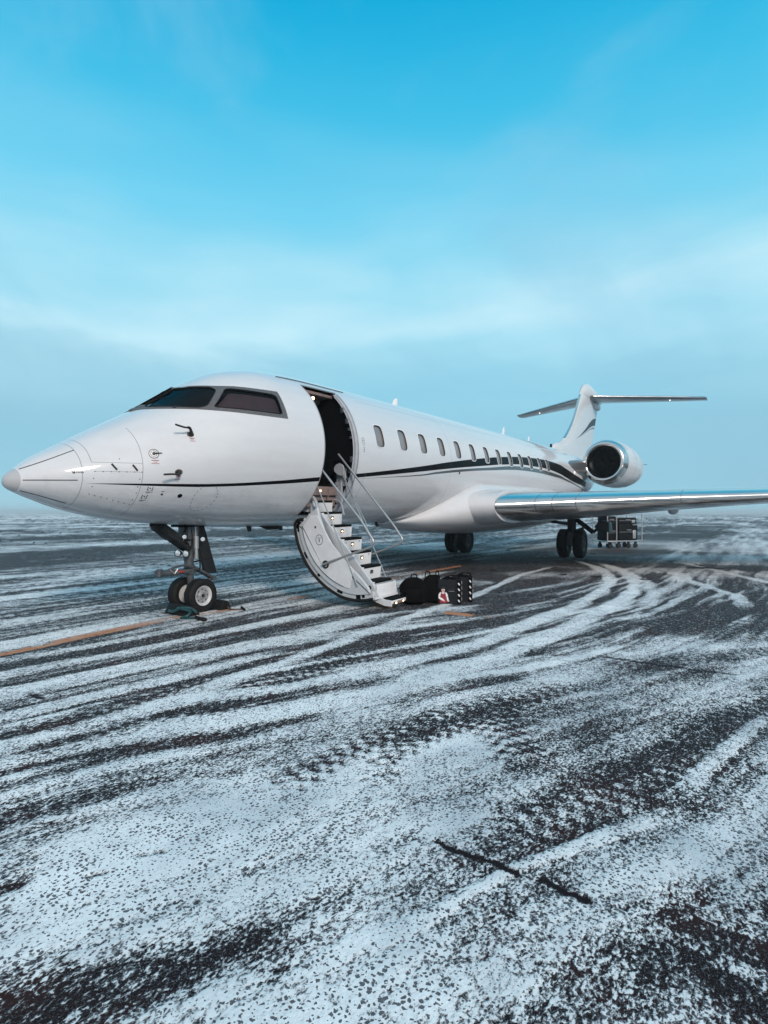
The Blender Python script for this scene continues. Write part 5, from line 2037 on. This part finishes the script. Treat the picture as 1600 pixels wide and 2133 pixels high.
# (points, half width, snow change, tread strength)
TRACKS = [
    ([(-0.6, -2.95), (0.55, -3.6), (1.48, -3.94), (2.1, -4.1), (2.85, -4.29), (4.17, -4.37), (6.04, -4.49), (7.62, -4.5), (9.19, -4.39), (11.0, -3.92), (12.7, -3.26), (14.4, -2.33)], 0.13, 0.62, 0.25),
    ([(-0.9, -3.25), (0.0, -3.85), (0.95, -4.29), (1.64, -4.47), (2.59, -4.66), (3.77, -4.8), (4.93, -4.93), (6.66, -5.0), (8.29, -4.94), (9.88, -4.7), (11.8, -4.14), (13.9, -3.12)], 0.15, 0.65, 0.25),
    ([(1.3, -3.05), (3.02, -2.93), (4.43, -2.84), (6.43, -2.72), (9.39, -2.36), (12.1, -2.3)], 0.10, 0.45, 0.2),
    ([(6.6, -5.35), (7.8, -5.32), (9.6, -5.0), (10.9, -4.57)], 0.13, 0.4, 0.2),
    ([(12.5, -5.1), (10.1, -5.8), (8.6, -6.5), (7.0, -6.7)], 0.14, 0.4, 0.2),
    ([(15.5, -5.0), (12.5, -6.4), (9.9, -7.6), (8.3, -8.0)], 0.14, 0.35, 0.2),
    ([(-2.5, -0.95), (-0.57, -1.27), (0.44, -1.43), (1.93, -1.54), (4.38, -1.58), (6.0, -1.5)], 0.14, 0.38, 0.15),
    ([(-2.6, -1.55), (-0.83, -1.92), (-0.11, -1.97), (0.98, -2.24), (2.21, -2.45), (3.71, -2.47)], 0.17, 0.42, 0.2),
    ([(-2.4, -2.55), (-1.28, -3.0), (-0.88, -3.06), (-0.41, -3.13), (0.54, -3.07), (2.13, -3.01)], 0.13, 0.5, 0.25),
    ([(-2.2, -2.9), (-1.38, -3.25), (-0.94, -3.45), (-0.34, -3.81), (0.29, -4.1), (0.95, -4.29)], 0.10, 0.45, 0.15),
    ([(-2.5, -2.1), (-1.0, -2.45), (0.3, -2.62), (1.7, -2.75)], 0.12, 0.35, 0.2),
    ([(-0.3, -0.85), (0.9, -0.95), (2.2, -0.98)], 0.10, 0.3, 0.1),
    # bare, dark runs, one of them painting the shadow under the jet
    ([(-1.3, -3.42), (-0.9, -3.62), (-0.3, -3.95), (0.3, -4.25)], 0.08, -0.45, 0.3),
    ([(-1.4, -2.75), (-0.8, -2.88), (0.1, -2.9), (1.2, -2.82)], 0.10, -0.42, 0.7),
    ([(-0.9, -3.2), (-0.3, -3.45), (0.6, -3.45), (1.8, -3.35), (3.0, -3.3)], 0.20, -0.55, 0.9),
    ([(-0.5, -5.15), (-0.12, -4.99), (0.67, -5.15), (1.98, -5.55)], 0.12, -0.30, 0.8),
    ([(-1.0, -4.75), (-0.2, -4.75), (0.6, -4.95), (1.4, -5.3)], 0.14, -0.32, 0.8),
    ([(0.6, -6.25), (1.36, -6.55), (2.06, -6.86), (3.4, -7.5)], 0.20, -0.30, 0.5),
    ([(-0.69, -5.80), (-0.19, -5.98), (0.57, -6.30), (1.42, -6.75)], 0.20, -0.42, 0.45),
    ([(0.3, -5.65), (0.75, -5.3), (1.0, -5.15)], 0.22, -0.34, 0.9),
    ([(2.6, -4.55), (2.75, -4.9), (2.9, -5.2)], 0.12, -0.38, 0.3),
    ([(-2.2, -4.95), (-1.86, -5.15), (-1.68, -5.28), (-1.5, -5.42), (-1.3, -5.5)], 0.14, -0.50, 0.1),
    ([(-1.90, -4.40), (-1.76, -4.45)], 0.035, -0.6, 0.0),
    ([(-1.46, -4.63), (-1.33, -4.73)], 0.030, -0.7, 0.0),
    ([(-1.64, -4.59), (-1.55, -4.66)], 0.025, -0.7, 0.0),
    ([(-1.6, -5.60), (-1.38, -5.68), (-1.22, -5.78), (-0.96, -5.88), (-0.66, -5.99), (-0.24, -6.21), (0.2, -6.47)], 0.040, 0.35, 0.0),
    ([(0.3, -6.42), (0.52, -6.48), (1.12, -6.63), (2.06, -6.9)], 0.05, 0.35, 0.3),
    ([(-2.5, -4.9), (-1.9, -4.45), (-1.5, -4.2)], 0.10, -0.25, 0.2),
    ([(-0.62, -6.55), (-0.66, -6.72), (-0.66, -6.95)], 0.05, -0.9, 0.0),
    ([(-0.80, -6.62), (-0.95, -6.8), (-1.0, -7.0)], 0.06, -0.6, 0.0),
    ([(-2.0, -3.7), (-1.45, -3.95), (-0.9, -4.2)], 0.07, -0.30, 0.2),
    ([(2.3, -5.4), (3.4, -6.3), (4.6, -7.2)], 0.16, -0.30, 0.4),
    ([(4.2, -6.1), (5.6, -6.5), (8.2, -7.6)], 0.9, -0.42, 0.5),
    ([(1.2, -1.15), (2.8, -1.25), (4.0, -1.25)], 0.12, -0.35, 0.1),
    ([(3.0, -3.7), (4.2, -3.75), (5.6, -3.7)], 0.25, -0.30, 0.1),
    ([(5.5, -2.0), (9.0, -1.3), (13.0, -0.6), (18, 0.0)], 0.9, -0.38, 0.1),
    ([(9.4, 0.7), (12.4, -0.4), (13.5, -2.8), (14.2, -5.0), (14.5, -7.1), (14.5, -11)], 0.9, -0.62, 0.1),  # shadow under the jet, put into the snow map as bare asphalt
    ([(18.5, 4), (19.5, -1), (20.5, -8), (20, -16)], 0.9, -0.25, 0.1),
    ([(4.6, 4.2), (7.5, 4.6), (11, 4.6)], 0.8, -0.2, 0.1),
    ([(4.5, -3.55), (7.0, -3.7), (9.5, -3.4)], 0.7, -0.30, 0.1),
    ([(6.5, -5.9), (9, -5.6), (12, -4.4)], 0.5, -0.28, 0.1),
    ([(1.6, -3.85), (3.4, -3.9), (4.6, -3.9)], 0.22, -0.30, 0.2),
    ([(0.5, 8.5), (5.5, 12.0), (12, 14.5)], 2.0, -0.30, 0.1),
    ([(6.0, 22), (14, 24), (30, 22)], 3.0, -0.28, 0.1),
]


def build_ground():
    vlist = np.concatenate([np.array([0.0]), np.linspace(0.45, 6, 20), np.linspace(6.6, 1250, 760)])
    radii = np.array([4300.0] + [1.4125 * 1166.2 / v for v in vlist[1:]])
    radii = np.concatenate([radii, np.array([1.15, 0.9, 0.6, 0.3])])
    half = R(47)
    dense = np.linspace(YAW - half, YAW + half, 860)
    coarse = np.linspace(YAW + half, YAW - half + 2 * math.pi, 150)[1:-1]
    th = np.concatenate([dense, coarse])
    nr, nt_ = len(radii), len(th)
    RR, TT = np.meshgrid(radii, th, indexing='ij')
    X = CAM.x + RR * np.cos(TT)
    Y = CAM.y + RR * np.sin(TT)
    x, y = X.ravel(), Y.ravel()
    # wobble so nothing is ruler straight
    wx = x + 0.12 * (fbm(x * 0.9, y * 0.9, 3, 3) - 0.5) * 2
    wy = y + 0.10 * (fbm(x * 0.8, y * 0.8, 8, 3) - 0.5) * 2
    s = sm(-wy, 0.8, 4.2)
    v = wy + s * 0.42 * 5.5 * np.tanh((wx - 1.0) / 5.5)
    u = wx
    dist = np.hypot(x - CAM.x, y - CAM.y)
    fr = sm(-v, 3.6, 5.5) * (1 - sm(dist, 6, 10))     # foreground, less streaky
    n1 = fbm(u * 0.16, v * 0.9, 21, 3)
    n2 = fbm(u * 0.30, v * 3.6, 33, 3)
    n3 = fbm(u * 0.7, v * 11.0, 41, 3)
    n2b = fbm(u * 0.38, v * 6.0, 141, 2)
    n4 = fbm(u * 0.8, v * 1.6, 55, 5, 0.6)
    n5 = fbm(u * 0.035, v * 0.16, 77, 3)
    streak = (n1 - .5) * 1.0 + (n2 - .5) * 1.25 + (n2b - .5) * 0.9 + (n3 - .5) * 0.9
    n2b = sm(n2b, 0.40, 0.60)
    n3 = sm(n3, 0.38, 0.62)
    streak = (n1 - .5) * 0.9 + (n2 - .5) * 1.1 + ((n2b - .5) * 0.50 + (n3 - .5) * 0.56) * (1 - 0.85 * sm(dist, 9, 20)) + (fbm(u * 0.07, v * 0.55, 181, 4) - .5) * 0.9 * sm(dist, 9, 20)
    patch = (n4 - .5) * 1.5
    far = sm(dist, 9, 25)
    C = 0.52 + streak * (1 - 0.75 * fr) * (1 - 0.25 * far) + patch * (0.45 + 0.55 * fr) * (1 - 0.65 * sm(dist, 9, 22)) + far * ((n5 - .5) * 1.1 - 0.10) + 0.10 * fr - 0.16 * sm(x, 4.5, 7) * sm(y, -7, -5) * (1 - sm(y, -1.5, 0)) * (1 - sm(x, 16, 20))
    C += sm(dist, 40, 120) * (0.10 + 0.22 * sm(-(x - CAM.x) * math.sin(YAW) + (y - CAM.y) * math.cos(YAW), 0, 40)) - 0.13 * sm(dist, 3.6, 6.5) - 0.05 * sm(dist, 11, 16) * (1 - sm(dist, 60, 120))
    tread = np.zeros_like(C)
    jitter = 1 + 0.5 * (fbm(x * 1.3, y * 1.3, 91, 3) - 0.5) * 2
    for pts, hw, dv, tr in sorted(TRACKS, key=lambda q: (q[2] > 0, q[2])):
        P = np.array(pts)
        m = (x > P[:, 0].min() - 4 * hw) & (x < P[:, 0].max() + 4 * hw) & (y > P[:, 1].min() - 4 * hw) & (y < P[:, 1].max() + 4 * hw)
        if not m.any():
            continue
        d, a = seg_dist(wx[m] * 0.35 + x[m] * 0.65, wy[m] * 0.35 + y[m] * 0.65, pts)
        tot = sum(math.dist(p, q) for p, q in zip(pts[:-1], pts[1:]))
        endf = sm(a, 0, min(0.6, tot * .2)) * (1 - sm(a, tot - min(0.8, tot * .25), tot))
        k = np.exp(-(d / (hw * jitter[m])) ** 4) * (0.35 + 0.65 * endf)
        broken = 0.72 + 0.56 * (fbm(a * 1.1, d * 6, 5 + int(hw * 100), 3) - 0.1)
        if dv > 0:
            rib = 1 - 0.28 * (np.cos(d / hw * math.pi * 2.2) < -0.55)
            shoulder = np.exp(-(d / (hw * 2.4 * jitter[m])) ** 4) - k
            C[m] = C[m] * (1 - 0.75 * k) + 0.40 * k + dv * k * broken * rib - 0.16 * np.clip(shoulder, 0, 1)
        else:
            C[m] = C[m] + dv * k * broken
        # lugs pressed by coarse tyres
        lug = np.sin(a * 2 * math.pi / 0.115 + np.sign(0.5) * d * 22) * np.cos(d * 2 * math.pi / 0.16)
        tread[m] = np.maximum(tread[m], tr * k)
        C[m] += 0.60 * tr * k * lug * (dist[m] < 9)
    # slab joints
    joint = np.zeros_like(C)
    for jx in (6.62, 10.27, 13.9, 17.6, -4.33):
        w = 0.016 * (1 + 1.4 * (fbm(y * 2.5, x * 0 + jx, 61, 3) - 0.4))
        gate_ = sm(fbm(y * 0.9, x * 0 + jx * 3, 67, 3), 0.45, 0.56)
        xx = x + 0.03 * (fbm(y * 5, x * 0, 71, 3) - .5)
        joint = np.maximum(joint, np.exp(-((xx - jx) / np.maximum(w, 0.005)) ** 2) * gate_)
    gate_c = sm(-y, 5.6, 5.66) * (1 - sm(-y, 5.98, 6.03)) + sm(-y, 6.06, 6.10) * (1 - sm(-y, 6.26, 6.30))
    for jx, y0, y1 in ((2.97, 5.45, 6.7), (-0.68, 2.0, 2.35), (2.97, 4.6, 4.9)):
        joint = np.maximum(joint, 0.8 * np.exp(-((x - jx + 0.05 * (fbm(y * 4, x * 0, 71, 3) - .5)) / 0.014) ** 2) * sm(-y, y0, y0 + .1) * (1 - sm(-y, y1 - .15, y1)))
    joint = np.maximum(joint, np.exp(-((x + 0.685 + 0.05 * (fbm(y * 11, x * 0, 72, 4, 0.7) - .5)) / (0.004 + 0.022 * fbm(y * 14, x * 0 + 3, 73, 3))) ** 2) * np.clip(gate_c, 0, 1))
    # painted lines: centre line under the jet, and a short bar by the airstair
    yc = pchip(x, [-13, -3, -0.25, 0.81, 2.0, 2.94, 5.13, 7.88, 12], [-.5, -.5, -.47, -.36, -.27, -.36, -.44, -.2, -.2]) + 0.03 * (fbm(x * 1.2, y * 0, 19, 3) - .5)
    pl = np.exp(-((y - yc) / 0.105) ** 6) * (x > -12) * (1 - sm(x, 10.5, 12))
    pl *= 0.25 + 0.75 * sm(fbm(x * 1.6, y * 5.0, 88, 4, 0.6) + 0.12 * (x < 2.2) - 0.08 * (x > 2.8), 0.36, 0.56)
    bar = np.exp(-((x - 4.33) / 0.11) ** 6) * np.clip(sm(-y, 3.05, 3.15) * (1 - sm(-y, 3.85, 4.0)) + sm(-y, 1.8, 1.9) * (1 - sm(-y, 2.25, 2.3)), 0, 1)
    bar *= sm(fbm(x * 6, y * 3, 99, 4, 0.6), 0.36, 0.50)
    paint = np.clip(np.maximum(pl, bar), 0, 1)
    C = C * (1 - 0.45 * paint) - 0.12 * paint
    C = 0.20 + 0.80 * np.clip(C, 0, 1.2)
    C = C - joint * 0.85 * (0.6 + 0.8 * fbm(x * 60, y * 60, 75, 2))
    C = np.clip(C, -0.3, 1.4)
    depth = 0.007 * sm(C, 0.3, 0.9) * (dist < 40)
    z = depth
    n = len(x)
    me = bpy.data.meshes.new('ground')
    co = np.stack([x, y, z], -1)
    co = np.vstack([co, [[CAM.x, CAM.y, 0.004]]])
    idx = np.arange(nr * nt_).reshape(nr, nt_)
    a = idx[:-1]
    b = idx[1:]
    a2, b2 = np.roll(a, -1, 1), np.roll(b, -1, 1)
    quads = np.stack([a, b, b2, a2], -1).reshape(-1, 4)
    last = idx[-1]
    tris = np.stack([last, np.full(nt_, n), np.roll(last, -1)], -1)
    nq, ntr = len(quads), len(tris)
    loops = np.concatenate([quads.ravel(), tris.ravel()])
    me.vertices.add(len(co))
    me.vertices.foreach_set('co', co.ravel())
    me.loops.add(len(loops))
    me.loops.foreach_set('vertex_index', loops.astype(np.int32))
    me.polygons.add(nq + ntr)
    me.polygons.foreach_set('loop_start', np.concatenate([np.arange(nq) * 4, nq * 4 + np.arange(ntr) * 3]).astype(np.int32))
    me.update(calc_edges=True)
    me.polygons.foreach_set('use_smooth', np.ones(nq + ntr, dtype=bool))
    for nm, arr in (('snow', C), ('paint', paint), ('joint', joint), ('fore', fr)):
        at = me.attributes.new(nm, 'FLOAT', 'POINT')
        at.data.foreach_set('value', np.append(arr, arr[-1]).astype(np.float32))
    me.flip_normals() if me.polygons[nq // 2].normal.z < 0 else None
    me.materials.append(MATS['apron'])
    o = bpy.data.objects.new('ground', me)
    link(o)
    o['kind'] = 'structure'
    o['label'] = 'dark airport apron thinly covered with streaked snow and tyre tracks'
    print('ground verts', n)


def apron_material():
    m = bpy.data.materials.new('apron')
    m.use_nodes = True
    nt = m.node_tree
    L = nt.links
    b = nt.nodes['Principled BSDF']
    tc = N(nt, 'ShaderNodeTexCoord')
    P = tc.outputs['Object']

    def at(name):
        n = N(nt, 'ShaderNodeAttribute', attribute_name=name)
        return n.outputs['Fac']

    def noise(scale, detail=3.0, rough=0.5, dist=0.0, sc=(1, 1, 1), rot=0.0):
        mp = N(nt, 'ShaderNodeMapping')
        mp.inputs['Scale'].default_value = sc
        mp.inputs['Rotation'].default_value = (0, 0, rot)
        L.new(P, mp.inputs[0])
        n = N(nt, 'ShaderNodeTexNoise', inp={'Scale': scale, 'Detail': detail, 'Roughness': rough, 'Distortion': dist})
        L.new(mp.outputs[0], n.inputs['Vector'])
        return n.outputs[0]
    snow, paint, joint, fore = at('snow'), at('paint'), at('joint'), at('fore')
    n_mid = noise(14, 4, 0.6, 0.6, (0.55, 1, 1), R(14))
    n_fine = noise(75, 3, 0.65, 0.4, (0.7, 1, 1), R(14))
    n_big = noise(2.2, 4, 0.55)
    n_vf = noise(190, 2, 0.6)
    n_clump = noise(34, 3, 0.6, 0.8, (0.6, 1, 1), R(14))
    amp = math_n(nt, 'SUBTRACT', 1.0, math_n(nt, 'MULTIPLY', fore, math_n(nt, 'MULTIPLY', smooth(nt, snow, 0.45, 0.8), 0.35)))
    nz = math_n(nt, 'MULTIPLY', math_n(nt, 'SUBTRACT', n_mid, 0.5), 0.7)
    nz = math_n(nt, 'ADD', nz, math_n(nt, 'MULTIPLY', math_n(nt, 'SUBTRACT', n_clump, 0.5), 1.3))
    nz = math_n(nt, 'ADD', nz, math_n(nt, 'MULTIPLY', math_n(nt, 'SUBTRACT', n_fine, 0.5), 2.3))
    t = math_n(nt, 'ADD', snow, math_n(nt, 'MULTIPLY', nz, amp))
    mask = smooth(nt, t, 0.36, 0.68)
    # dark aggregate poking through the thin snow
    vo = N(nt, 'ShaderNodeTexVoronoi', feature='F1', voronoi_dimensions='2D')
    vo.inputs['Scale'].default_value = 62.0
    mp = N(nt, 'ShaderNodeMapping')
    mp.inputs['Scale'].default_value = (1, 1, 1)
    wv = N(nt, 'ShaderNodeTexNoise', inp={'Scale': 60.0, 'Detail': 2.0})
    L.new(P, wv.inputs['Vector'])
    wa = N(nt, 'ShaderNodeVectorMath', operation='MULTIPLY_ADD')
    L.new(wv.outputs['Color'], wa.inputs[0])
    wa.inputs[1].default_value = (0.022, 0.022, 0.0)
    L.new(P, wa.inputs[2])
    L.new(wa.outputs[0], mp.inputs[0])
    L.new(mp.outputs[0], vo.inputs['Vector'])
    sepc = N(nt, 'ShaderNodeSeparateColor')
    L.new(vo.outputs['Color'], sepc.inputs[0])
    rad = math_n(nt, 'MULTIPLY', math_n(nt, 'SUBTRACT', sepc.outputs[0], 0.12), 0.54)
    n_pp = noise(4.5, 3, 0.6)
    rad = math_n(nt, 'MULTIPLY', rad, math_n(nt, 'ADD', 0.45, math_n(nt, 'MULTIPLY', smooth(nt, n_pp, 0.35, 0.6), 0.65)))
    dot = math_n(nt, 'SUBTRACT', rad, vo.outputs['Distance'])
    pep = smooth(nt, dot, -0.05, 0.04)
    mask2 = math_n(nt, 'MULTIPLY', mask, math_n(nt, 'SUBTRACT', 1.0, math_n(nt, 'MULTIPLY', pep, 0.95)))
    # colours
    asph = ramp(nt, n_vf, [(0.35, (0.006, 0.005, 0.006, 1)), (0.52, (0.015, 0.012, 0.014, 1)), (0.62, (0.045, 0.041, 0.044, 1)), (0.74, (0.17, 0.16, 0.17, 1))])
    asph_r = mixc(nt, smooth(nt, n_big, 0.45, 0.7), asph.outputs[0], (0.032, 0.016, 0.016, 1))
    frost = math_n(nt, 'MULTIPLY', smooth(nt, t, 0.2, 0.5), 0.20)
    asph_f = mixc(nt, frost, asph_r, (0.30, 0.35, 0.40, 1))
    pcol = mixc(nt, smooth(nt, n_mid, 0.35, 0.7), (0.42, 0.17, 0.085, 1), (0.50, 0.27, 0.15, 1))
    pm = math_n(nt, 'MULTIPLY', smooth(nt, math_n(nt, 'ADD', paint, math_n(nt, 'MULTIPLY', math_n(nt, 'SUBTRACT', math_n(nt, 'MULTIPLY', math_n(nt, 'ADD', n_fine, n_clump), 0.5), 0.5), 2.2)), 0.28, 0.62), 0.97)
    base = mixc(nt, pm, asph_f, pcol)
    sncol = ramp(nt, n_big, [(0.35, (0.76, 0.82, 0.85, 1)), (0.65, (0.86, 0.90, 0.92, 1))])
    sthin = math_n(nt, 'ADD', 0.62, math_n(nt, 'MULTIPLY', smooth(nt, t, 0.55, 1.25), 0.38))
    spaint = mixc(nt, math_n(nt, 'MULTIPLY', pm, 0.80), sncol.outputs[0], (0.50, 0.24, 0.13, 1))
    n_thin = noise(1.6, 5, 0.6, 0.5, (0.6, 1, 1), R(14))
    spaint = mixc(nt, math_n(nt, 'MULTIPLY', math_n(nt, 'MULTIPLY', smooth(nt, n_thin, 0.42, 0.68), math_n(nt, 'ADD', 0.35, math_n(nt, 'MULTIPLY', fore, 0.65))), 0.75), spaint, (0.42, 0.50, 0.55, 1))
    sn = mixc(nt, sthin, (0.44, 0.46, 0.49, 1), spaint)
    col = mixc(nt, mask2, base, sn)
    col = mixc(nt, math_n(nt, 'MULTIPLY', joint, 0.9), col, (0.012, 0.010, 0.012, 1))
    L.new(col, b.inputs['Base Color'])
    rg = math_n(nt, 'ADD', 0.62, math_n(nt, 'MULTIPLY', mask2, 0.25))
    L.new(rg, b.inputs['Roughness'])
    b.inputs['Specular IOR Level'].default_value = 0.04
    bp = N(nt, 'ShaderNodeBump', inp={'Strength': 0.55, 'Distance': 0.012})
    hgt = math_n(nt, 'ADD', math_n(nt, 'MULTIPLY', mask2, 0.6), math_n(nt, 'MULTIPLY', n_fine, 0.4))
    L.new(hgt, bp.inputs['Height'])
    L.new(bp.outputs[0], b.inputs['Normal'])
    MATS['apron'] = m


apron_material()
build_ground()
HAZE = True
if HAZE:
    bm = BM()
    box(bm, (0, 0, 4.3), (9000, 9000, 10.6))
    me = bpy.data.meshes.new('haze')
    bm.to_mesh(me)
    bm.free()
    hm = bpy.data.materials.new('haze')
    hm.use_nodes = True
    hn = hm.node_tree
    hn.nodes.clear()
    ho = N(hn, 'ShaderNodeOutputMaterial')
    pv = N(hn, 'ShaderNodeVolumePrincipled')
    pv.inputs['Color'].default_value = (0.80, 0.93, 1.0, 1)
    pv.inputs['Density'].default_value = 0.0011
    pv.inputs['Anisotropy'].default_value = 0.0
    hn.links.new(pv.outputs[0], ho.inputs['Volume'])
    me.materials.append(hm)
    hz = bpy.data.objects.new('haze', me)
    link(hz)
    hz['kind'] = 'stuff'
    hz['label'] = 'thin cold haze over the apron'
